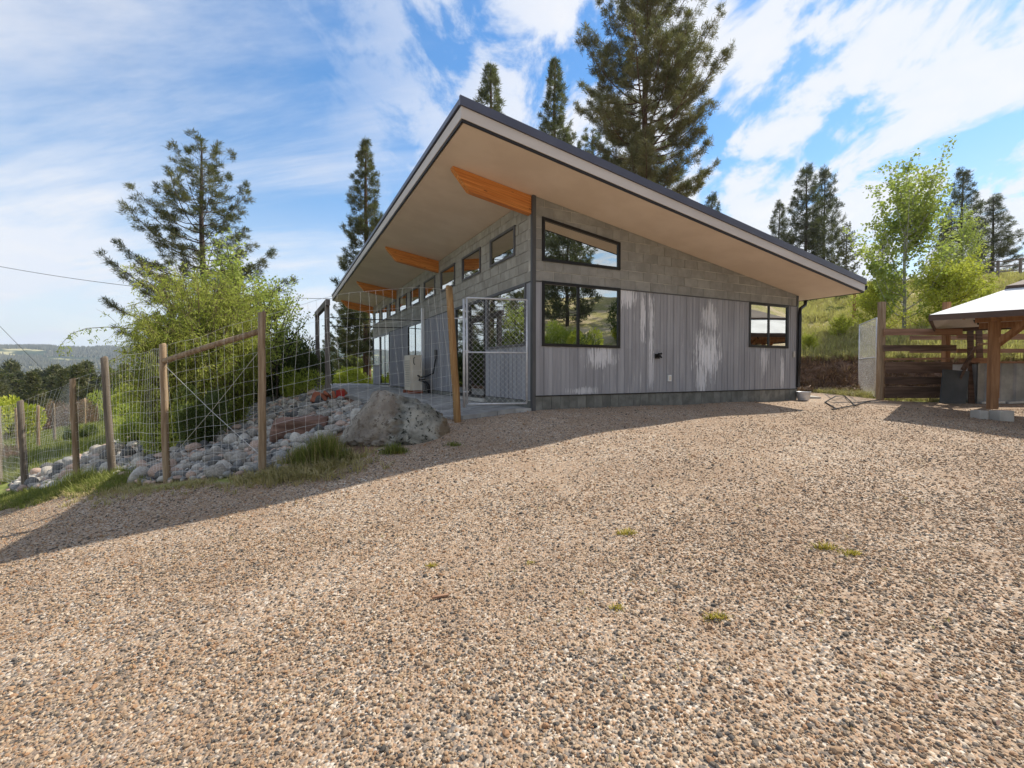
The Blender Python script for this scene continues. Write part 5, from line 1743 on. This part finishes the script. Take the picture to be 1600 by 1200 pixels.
l = ploc(1530, 20.0); tree('lime_shrub', AL, l, (top_z(445, 20) - l[2]) / 4.4, 3, 'lime green shrub above the gazebo eave', 'shrub')
l = ploc(1312, 19.0); tree('sapling', AL, l, (top_z(478, 19) - l[2]) / 4.6 * .8, 2, 'small leafy sapling on the slope left of the open chain link gate', 'shrub')
l = ploc(1262, 17.5); tree('sapling', AL, l, .22, 2.9, 'little green weed bush in the earth bank beside the downspout', 'shrub')

# willow and its neighbours
WL = arching_meshes(3, 4.3, 150, 2.0, 'willow', leaf=(.013, .12), per=110)
for px_, Y, ty, sx_, rz, lab in ((258, 10.4, 480, .52, 1.4, 'left and lowest clump of the yellow green willow thicket'), (316, 11.0, 405, .78, .4, 'tallest yellow green clump in the middle of the willow thicket'), (368, 11.8, 455, .56, 2.2, 'right hand clump of the willow thicket behind the brace rail')):
    l = ploc(px_, Y, -.05); k = (top_z(ty, Y) - l[2]) / 4.3 * .93
    plant('willow', WL, l, (sx_, sx_ * .85, k), rz, lab, 'willow')
l = ploc(375, 13.4); tree('young_tree', leafy_meshes(21, 5.0, 8, 1.3, 4600, .085, 'aspen', 'bark_dark', .9, .06, .2, .30), l, (top_z(372, 13.4) - l[2]) / 5.2, 1.2, 'loose light green tree between willow and house', 'tree')
l = ploc(432, 14.5); tree('young_tree', leafy_meshes(22, 4.6, 8, 1.4, 3600, .08, 'aspen', 'bark_dark', .9, .04, .3, .30), l, (top_z(440, 14.5) - l[2]) / 4.8, .2, 'sparse slender tree right of the willow above the junipers', 'tree')
# one long arching spray to the left
sp = Vector(at(215, 512, 10.6))
pts = [Vector(at(x_, y_, 10.6)) for x_, y_ in ((260, 530), (230, 516), (200, 513), (165, 511), (135, 513), (112, 521), (98, 535), (90, 548))]
mb = MB().tube(pts, [.012, .011, .009, .008, .007, .006, .004, .003], 5)
spr = empty('arching_branch', pts[0]); tag(spr, 'long bare willow branch arching out to the left over the fence', 'branch')
o = mb.build('stem', M['stem'], spr, -pts[0]);
P_ = []
for i in range(len(pts) - 1):
    for _ in range(26 if i > 2 else 10):
        P_.append((pts[i].lerp(pts[i + 1], rnd.random()) + Vector((rnd.gauss(0, .03), rnd.gauss(0, .03), rnd.uniform(-.10, .02)))))
for (x_, y_) in ((112, 528), (110, 545), (143, 533), (150, 525), (108, 550), (96, 552)):
    for _ in range(10): P_.append(Vector(at(x_ + rnd.gauss(0, 2), y_ + rnd.gauss(0, 3), 10.6)))
P_ = np.array([p[:] for p in P_])
V, F = quads_from(P_, unit(rng.normal(size=P_.shape) + np.array([0, 0, -.8])), .022, .075)
o = link('leaves', np_mesh('leaves', V, F, M['aspen']), spr, -pts[0])

JN = bush_meshes(4, 9000, 'juniper', (.025, .085), 12, 1.1)
LM = bush_meshes(6, 5000, 'lime', (.05, .08), 9, .9)
GB = bush_meshes(8, 6000, 'willow', (.03, .09), 10, .9)
BB = bush_meshes(14, 7000, 'brushbrown', (.02, .12), 10, .8)
for (px_, Y, m_, s_, lab) in ((405, 15.5, JN, (1.5, 1.2, 2.0), 'dark juniper right behind the post with the brace rail'), (440, 16.5, JN, (1.4, 1.2, 1.9), 'dark juniper in the middle of the row beside the pergola'),
                             (475, 17.5, JN, (1.4, 1.2, 1.75), 'dark juniper nearest to the pergola post'), (372, 14.5, JN, (1.3, 1.2, 1.8), 'dark juniper under the willow'),
                             (468, 14.6, GB, (.7, .6, .95), 'leafy green bush at the pergola foot'),
                             (545, 29, LM, (1.9, 1.3, 1.9), 'yellow green shrub beyond the patio left of the pine trunk'), (525, 27, LM, (1.3, 1.3, 1.5), 'yellow green shrub beyond the patio beside the pergola post'), (562, 33, GB, (2.0, 1.4, 2.9), 'taller green shrub behind the yellow ones'),
                             (318, 9.9, JN, (.95, .6, 1.1), 'dark green bush inside the foot of the willow'), (275, 10.3, GB, (.9, .6, 1.2), 'green bush at the left foot of the willow'), (230, 12.2, GB, (.8, .6, .95), 'green bush left of the willow above the rocks'),
                             (5, 33, LM, (2.6, 2.2, 3.4), 'bright lime green bush at the left edge beyond the fence'), (125, 27, JN, (.8, .8, .9), 'small dark bush in the meadow behind the near fence post'), (150, 46, JN, (1.3, 1.3, 1.3), 'low dark bush beside the far fence line'),
                             (205, 50, LM, (2.2, 2, 4.6), 'tall yellow green shrub behind the meadow fence'), (175, 58, GB, (3, 2, 5.2), 'light green tree like shrub beyond the meadow'),
                             (98, 40, BB, (3.0, 1.2, 2.8), 'reddish brown tangle of vines on the meadow fence, left part'), (132, 44, BB, (2.5, 1.2, 3.0), 'reddish brown tangle of vines on the meadow fence, right part'),
                             (215, 24, GB, (1.3, 1, 1.2), 'loose green bush at the meadow edge by the rocks'), (240, 30, GB, (2.4, 1, 1.9), 'pale bush far behind the willow foot'), (-4, 20, BB, (1.5, 1, .9), 'brown dead bush at the left edge near the fence')):
    l = ploc(px_, Y, -.05)
    plant('juniper' if m_ is JN else 'shrub', m_, l, s_, rnd.uniform(0, 6.28), lab)

for i, (px_, Y) in enumerate(((1262, 33), (1290, 36), (1318, 31), (1345, 35), (1366, 38), (1302, 27), (1372, 29))):
    l = ploc(px_, Y, -.02)
    plant('sagebrush', JN, l, (.55, .5, .42), i, ('small grey green brush', 'dark little brush')[i % 2] + ' on the grassy slope, number'.replace(', number', '') + (' just under the roof corner', ' highest on the left', ' left of the lone post', ' right of the lone post', ' near the aspen foot', ' lowest on the left', ' above the open gate')[i], 'brush')
for i in range(16):
    d_ = r4.uniform(17, 34); ang = R(-31 + r4.uniform(-26, 24))
    x_ = 3 + d_ * math.cos(ang); y_ = 9 + d_ * math.sin(ang)
    k_ = r4.uniform(1.0, 2.2)
    plant('shrub', (GB, LM, JN)[i % 3], (x_, y_, gz(x_, y_)), (k_, k_, k_ * r4.uniform(.9, 1.6)), r4.uniform(0, 6), ('green', 'lime green', 'dark green')[i % 3] + ' bush on the bank facing the gable, mirrored in its windows', 'shrub', 'bushes on the bank facing the gable')

# small hut far left
hp_ = ploc(47, 40, 0)
hut = empty('garden_hut', hp_, .2); tag(hut, 'tiny brown wooden hut far down the meadow behind the left fence', 'hut')
MB().box(-.9, .9, -.8, .8, -.3, 1.7).build('wall', M['plank_red'], hut)
MB().add([(-1.1, -1, 1.701), (1.1, -1, 1.701), (1.1, 1, 1.701), (-1.1, 1, 1.701), (-1.1, 0, 2.3), (1.1, 0, 2.3)], [(0, 1, 5, 4), (2, 3, 4, 5), (0, 4, 3), (1, 2, 5), (3, 2, 1, 0)]).build('roof', M['brown_fascia'], hut)

# hill: lone post, upper rail fence
l = ploc(1333, 23, 0)
tag(link('fence_post', post_mesh(1.75, .075, M['cedar']), None, l), 'lone brown post on the grassy slope behind the roof corner', 'post')
rf_ = empty('rail_fence', (52, 44, 0)); tag(rf_, 'weathered rail fence along the top of the grassy hill at the right edge', 'fence')
pv = None
for px_ in (1520, 1555, 1590, 1625, 1660):
    Y = 36.5; l = ploc(px_, Y, 0)
    MB().box(-.07, .07, -.07, .07, -.3, 1.5).build('post', M['pergola'], rf_, Vector(l) - Vector((52, 44, 0)))
    if pv:
        for z_ in (.6, 1.0, 1.4): MB().bar(Vector(pv) + UP * z_ - Vector((52, 44, 0)), Vector(l) + UP * z_ - Vector((52, 44, 0)), .04, .10).build('rail', M['pergola'], rf_)
    pv = l


# ------------------------------------------------------------------ scatter (geometry nodes, stuff only)
def gn_scatter(name, pos, rot, scl, protos, label, cat):
    cl_ = bpy.data.collections.new(name + '_kinds')
    for i, me in enumerate(protos):
        o = bpy.data.objects.new(f'{name}_kind', me); cl_.objects.link(o)
    me = bpy.data.meshes.new(name); n = len(pos)
    me.vertices.add(n); me.vertices.foreach_set('co', np.asarray(pos, np.float32).ravel())
    for nm, arr in (('rot_', rot), ('scl_', scl)):
        a_ = me.attributes.new(nm, 'FLOAT_VECTOR', 'POINT'); a_.data.foreach_set('vector', np.asarray(arr, np.float32).ravel())
    me.update()
    o = link(name, me)
    g = bpy.data.node_groups.new(name, 'GeometryNodeTree')
    g.interface.new_socket('Geometry', in_out='INPUT', socket_type='NodeSocketGeometry'); g.interface.new_socket('Geometry', in_out='OUTPUT', socket_type='NodeSocketGeometry')
    N = g.nodes; Lk = g.links
    gi = N.new('NodeGroupInput'); go = N.new('NodeGroupOutput')
    ci = N.new('GeometryNodeCollectionInfo'); ci.inputs[0].default_value = cl_; ci.inputs['Separate Children'].default_value = True; ci.inputs['Reset Children'].default_value = True
    ip = N.new('GeometryNodeInstanceOnPoints'); ip.inputs['Pick Instance'].default_value = True
    ra = N.new('GeometryNodeInputNamedAttribute'); ra.data_type = 'FLOAT_VECTOR'; ra.inputs[0].default_value = 'rot_'
    sa = N.new('GeometryNodeInputNamedAttribute'); sa.data_type = 'FLOAT_VECTOR'; sa.inputs[0].default_value = 'scl_'
    Lk.new(gi.outputs[0], ip.inputs['Points']); Lk.new(ci.outputs[0], ip.inputs['Instance'])
    e2 = N.new('FunctionNodeEulerToRotation'); Lk.new(ra.outputs[0], e2.inputs[0]); Lk.new(e2.outputs[0], ip.inputs['Rotation'])
    Lk.new(sa.outputs[0], ip.inputs['Scale']); Lk.new(ip.outputs[0], go.inputs[0])
    md = o.modifiers.new('scatter', 'NODES'); md.node_group = g
    tag(o, label, cat, kind='stuff')
    return o


def wedge_points(n, y0, y1, half=1.35, power=1.0):
    """points in the wedge in front of the camera, density falling with distance as 1/r^power"""
    u = rng.random(n)
    k = 2 - power
    r_ = (y0 ** k + u * (y1 ** k - y0 ** k)) ** (1 / k)
    x_ = r_ * rng.uniform(-half, half, n)
    return x_, r_


# gravel
x1_, y1_ = wedge_points(165000, 0.55, 6.0, 1.4, .45)
x2_, y2_ = wedge_points(150000, 3.0, 11.5, 1.3, .9)
k1_ = rng.random(len(x1_)) > sstep(3.2, 6.0, y1_); k2_ = rng.random(len(x2_)) < sstep(3.0, 5.6, y2_)
x1_, y1_, x2_, y2_ = x1_[k1_], y1_[k1_], x2_[k2_], y2_[k2_]
x_ = np.r_[x1_, x2_]; y_ = np.r_[y1_, y2_]
big = np.r_[np.ones(len(x1_)), np.full(len(x2_), 1.12)]
sg = sd_poly(x_, y_, GRAVEL)
keep = (sg > 0.05) & (sd_poly(x_, y_, PATIO) < 0) & (sd_poly(x_, y_, HOUSE) < -.03)
# bare sandy patches between the stones
nz = np.array([mnoise.noise(Vector((a * .9, b * .9, 0))) + .5 * mnoise.noise(Vector((a * 3.1, b * 3.1, 4))) for a, b in zip(x_, y_)])
keep &= rng.random(len(x_)) > sstep(.12, .55, nz) * .48
keep &= rng.random(len(x_)) > sstep(-.6, .5, -sd_poly(x_, y_, [(-1.1, 8.2), (8, 12.2), (8.6, 11.5), (3, 8.0), (-.6, 6.9)]) * -1) * .6
trk = np.minimum(np.abs(np.hypot(x_ + 9, y_ - 24) - 20.2), np.abs(np.hypot(x_ + 9, y_ - 24) - 21.9))
keep &= rng.random(len(x_)) > (1 - sstep(.12, .5, trk)) * .30
x_, y_, big, nz = x_[keep], y_[keep], big[keep], nz[keep]
z_ = ground_z(x_, y_)
n = len(x_)
sz = rng.lognormal(-4.98, .36, n) * big
sz = np.clip(sz, .0035, .022)
scl = np.stack([sz * rng.uniform(.9, 1.3, n), sz * rng.uniform(.75, 1.0, n), sz * rng.uniform(.5, .8, n)], -1)
rot = np.stack([rng.normal(0, .35, n), rng.normal(0, .35, n), rng.uniform(0, 6.28, n)], -1)
pebs = [rock_mesh(100 + i, ICO1 if i < 4 else ICO2, .35, 1.1, 'pebble', M['pebble'], 6) for i in range(6)]
for p in pebs: p.shade_flat()
gn_scatter('gravel', np.stack([x_, y_, z_ + scl[:, 2] * .35], -1), rot, scl, pebs, 'loose tan and grey gravel covering the yard', 'gravel')


# grass tuft prototypes
def tuft_mesh(seed, n=14, h=.2, w_=.008, spread=.06, lean=.5, mat='grass_hill'):
    rg = np.random.default_rng(seed)
    V, F = [], []
    for i in range(n):
        a = rg.uniform(0, 6.28); d = np.array([math.cos(a), math.sin(a), 0]); b = d * rg.uniform(0, spread)
        s_ = np.array([-d[1], d[0], 0]) * w_ * rg.uniform(.7, 1.3); hh = h * rg.uniform(.5, 1.1); ln = lean * rg.uniform(.2, 1.2)
        p1 = b + np.array([0, 0, hh * .55]) + d * hh * ln * .3; p2 = b + np.array([0, 0, hh * (1 - ln * .25)]) + d * hh * ln
        k = len(V)
        V += [b - s_, b + s_, p1 + s_ * .8, p1 - s_ * .8, p2]
        F += [(k, k + 1, k + 2), (k, k + 2, k + 3), (k + 3, k + 2, k + 4)]
    return np_mesh('tuft', np.array(V), np.array(F), M[mat])


def scatter_grass(name, x_, y_, size, protos, label, cat='grass'):
    z_ = ground_z(x_, y_); n = len(x_)
    s_ = size * rng.uniform(.6, 1.35, n)
    gn_scatter(name, np.stack([x_, y_, z_ - .01], -1), np.stack([rng.normal(0, .12, n), rng.normal(0, .12, n), rng.uniform(0, 6.28, n)], -1), np.stack([s_, s_, s_ * rng.uniform(.7, 1.2, n)], -1), protos, label, cat)


# hillside grass
n = 60000
Y = 14 + (rng.random(n) ** 1.6) * 34; X = Y * rng.uniform(.55, 1.35, n)
s = hill_s(X, Y) + 0.25 * np.sin(X * 0.9) + 0.18 * np.sin(X * 2.3 + 1)
nz = np.array([mnoise.noise(Vector((a * .35, b * .35, 2))) for a, b in zip(X, Y)])
k = (s > 1.0) & (rng.random(n) > .25 + sstep(-.1, .35, nz) * .55)
T1 = [tuft_mesh(i, 16, .24, .009, .12, .6, 'grass_hill') for i in range(3)] + [tuft_mesh(8, 18, .30, .008, .10, .7, 'grass_dry'), tuft_mesh(9, 14, .13, .012, .16, .9, 'grass_dry')]
scatter_grass('hill_grass', X[k], Y[k], (1.0 + (Y[k] - 14) * .02) * np.where(rng.random(int(k.sum())) < .10, 1.5, .85), T1, 'short yellow green grass on the hillside')
# bank: dry roots and brush
n = 16000
X = rng.uniform(7.2, 24, n); Y = rng.uniform(12.5, 18.5, n)
s = hill_s(X, Y) + 0.25 * np.sin(X * 0.9) + 0.18 * np.sin(X * 2.3 + 1)
k = (s > -.45) & (s < 1.15) & (sd_poly(X, Y, HOUSE) < -.4) & (rng.random(n) < .8)
T2 = [tuft_mesh(20 + i, 12, .20, .010, .14, 1.6, 'rootbrown') for i in range(4)]
scatter_grass('bank_brush', X[k], Y[k], 1.0, T2, 'tangled brown roots and dead stalks on the cut earth bank', 'brush')
n = 3500
X = rng.uniform(9.6, 18, n); Y = rng.uniform(12.6, 15.0, n)
k = (sd_poly(X, Y, GRAVEL) < -.02) & (hill_s(X, Y) < .2)
T3 = [tuft_mesh(30 + i, 14, .14, .007, .10, 1.0, 'grass_dry') for i in range(3)]
scatter_grass('dry_grass', X[k], Y[k], 1.0, T3, 'dry straw coloured grass at the foot of the bank')
# meadow
n = 22000
Y = 12 + (rng.random(n) ** 1.3) * 45; X = -Y * rng.uniform(.55, 1.3, n)
k = (sd_poly(X, Y, GRAVEL) < -1.2) & (sd_poly(X, Y, BED) < -.2) & (sd_poly(X, Y, PATIO) < -.5)
T4 = [tuft_mesh(40 + i, 14, .22, .009, .13, .5, 'grass_green') for i in range(4)]
scatter_grass('meadow_grass', X[k], Y[k], 1.0 + (Y[k] - 12) * .02, T4, 'green meadow grass below the rock bed')
# verge along the wire fence
def verge(n, poly, size, protos, name, label):
    a = np.array(poly); seg = np.linalg.norm(a[1:] - a[:-1], axis=1); cs = np.r_[0, np.cumsum(seg)]
    t = rng.random(n) * cs[-1]; i = np.clip(np.searchsorted(cs, t) - 1, 0, len(seg) - 1); f_ = (t - cs[i]) / seg[i]
    p = a[i] * (1 - f_)[:, None] + a[i + 1] * f_[:, None] + rng.normal(0, .20, (n, 2))
    scatter_grass(name, p[:, 0], p[:, 1], size, protos, label)
verge(1300, [(-12.5, 11.1), (-10.8, 10.15), (-8.8, 9.2), (-7.6, 8.5), (-6.4, 7.7)], .68, T4, 'verge_grass', 'lush green grass along the foot of the fence beside the gravel')
verge(700, [(-13.5, 11.6), (-11, 10.0), (-8.3, 8.75), (-5.7, 6.9), (-3.6, 6.35), (-2.4, 6.3)], .65, T3, 'dry_verge', 'dry tufts along the gravel edge')
verge(300, [(-3.6, 6.6), (-2.9, 6.45), (-2.2, 6.55)], .9, T3, 'dry_verge', 'dry tufts between the fence post and the boulder')


# countable tufts and weeds
def big_tuft(name, x_, y_, n, h, spread, lean, mats, label, cat='grass tuft'):
    e = empty(name, (x_, y_, gz(x_, y_) - .02)); tag(e, label, cat)
    for i, (m_, frac) in enumerate(mats):
        rg = np.random.default_rng(60 + i + int(abs(x_) * 10))
        nn = int(n * frac); V, F = [], []
        for _ in range(nn):
            a = rg.uniform(0, 6.28); d = np.array([math.cos(a), math.sin(a), 0]); b = np.array([rg.normal(0, spread), rg.normal(0, spread * .30), 0])
            s_ = np.array([-d[1], d[0], 0]) * rg.uniform(.0025, .005); hh = h * rg.uniform(.45, 1.1) * math.exp(-(b[0] / (spread * 2.2)) ** 2); ln = lean * rg.uniform(.1, 1.3)
            k = len(V); p = [b + np.array([0, 0, hh * t * (1 - ln * .25 * t)]) + d * hh * ln * t * t for t in (0, .4, .75, 1)]
            V += [p[0] - s_, p[0] + s_, p[1] + s_, p[1] - s_, p[2] + s_ * .7, p[2] - s_ * .7, p[3]]
            F += [(k, k + 1, k + 2), (k, k + 2, k + 3), (k + 3, k + 2, k + 4), (k + 3, k + 4, k + 5), (k + 5, k + 4, k + 6)]
        link('blades' if i == 0 else 'stalks', np_mesh('blades', np.array(V), np.array(F), M[m_]), e)
    return e
big_tuft('grass_clump', -2.72, 6.72, 1200, .52, .20, .5, (('grass_green', .7), ('grass_dry', .3)), 'tall shaggy grass clump in front of the boulder')
big_tuft('grass_clump', -3.12, 6.78, 450, .38, .13, .5, (('grass_green', .55), ('grass_dry', .45)), 'lower left part of the shaggy grass beside the cobbles')
big_tuft('grass_clump', -1.72, 6.78, 420, .20, .11, .6, (('grass_green', 1.0),), 'short bright green tuft at the foot of the boulder')
big_tuft('grass_clump', -8.05, 8.75, 700, .42, .30, .4, (('grass_green', 1.0),), 'thick dark green tuft at the foot of the leaning old fence post')
for i, (px_, py_, s_, m_, lab) in enumerate(((980, 834, .075, 'weed_yellow', 'yellow green weed alone in the middle of the gravel'), (708, 696, .11, 'grass_green', 'dark little weed on the shaded gravel below the gate post'),
                                        (640, 693, .10, 'grass_green', 'weed with yellow specks right of the boulder foot'), (622, 708, .08, 'weed_yellow', 'flat yellowish weed below the boulder foot'),
                                        (676, 884, .05, 'weed_yellow', 'small orange brown weed patch in the gravel at the left'), (830, 880, .04, 'weed_yellow', 'faint yellow weed patch left of the middle of the gravel'),
                                        (1290, 858, .09, 'weed_yellow', 'spread of yellow green weeds on the right side of the gravel'), (1330, 866, .07, 'weed_yellow', 'right end of the weed spread on the right side of the gravel'),
                                        (1120, 966, .07, 'weed_yellow', 'sparse weed in the near gravel right of centre'), (965, 950, .05, 'weed_yellow', 'sparse weed in the near gravel at the centre'))):
    p = on_ground(px_, py_)
    big_tuft('weed', p.x, p.y, 130, s_, s_ * .75, 1.0, ((m_, 1.0),), lab, 'weed')
p = on_ground(687, 935)
tag(MB().bar((p.x - .05, p.y - .02, p.z + .016), (p.x + .06, p.y + .02, p.z + .018), .022, .012).build('wood_chip', M['plank_red']), 'small brown wood chip lying on the near gravel', 'wood chip')

# dead leaves and twigs strewn on the gravel, too many and too small to count
xl, yl = wedge_points(900, 1.2, 9.0, 1.25, .7)
kk_ = (sd_poly(xl, yl, GRAVEL) > .1) & (sd_poly(xl, yl, PATIO) < 0) & (sd_poly(xl, yl, HOUSE) < -.1)
xl, yl = xl[kk_], yl[kk_]; zl = ground_z(xl, yl)
leaf_ = np_mesh('leaf', np.array([(-.018, 0, 0), (0, -.008, .004), (.02, 0, .002), (0, .008, .006)]), np.array([(0, 1, 2, 3)]), M['brushbrown'])
twig_ = MB().tube([(-.05, 0, 0), (0, .006, .006), (.05, -.004, .002)], .0018, 4).mesh('twig', M['rootbrown'])
blade_ = tuft_mesh(77, 5, .035, .0022, .012, 1.3, 'grass_dry')
nl_ = len(xl)
gn_scatter('leaf_litter', np.stack([xl, yl, zl + .017], -1), np.stack([rng.normal(0, .25, nl_), rng.normal(0, .25, nl_), rng.uniform(0, 6.28, nl_)], -1),
           np.repeat(rng.uniform(.6, 1.2, nl_)[:, None], 3, 1), [leaf_, twig_, blade_], 'dead leaves, twigs and dry grass bits scattered over the gravel', 'litter')
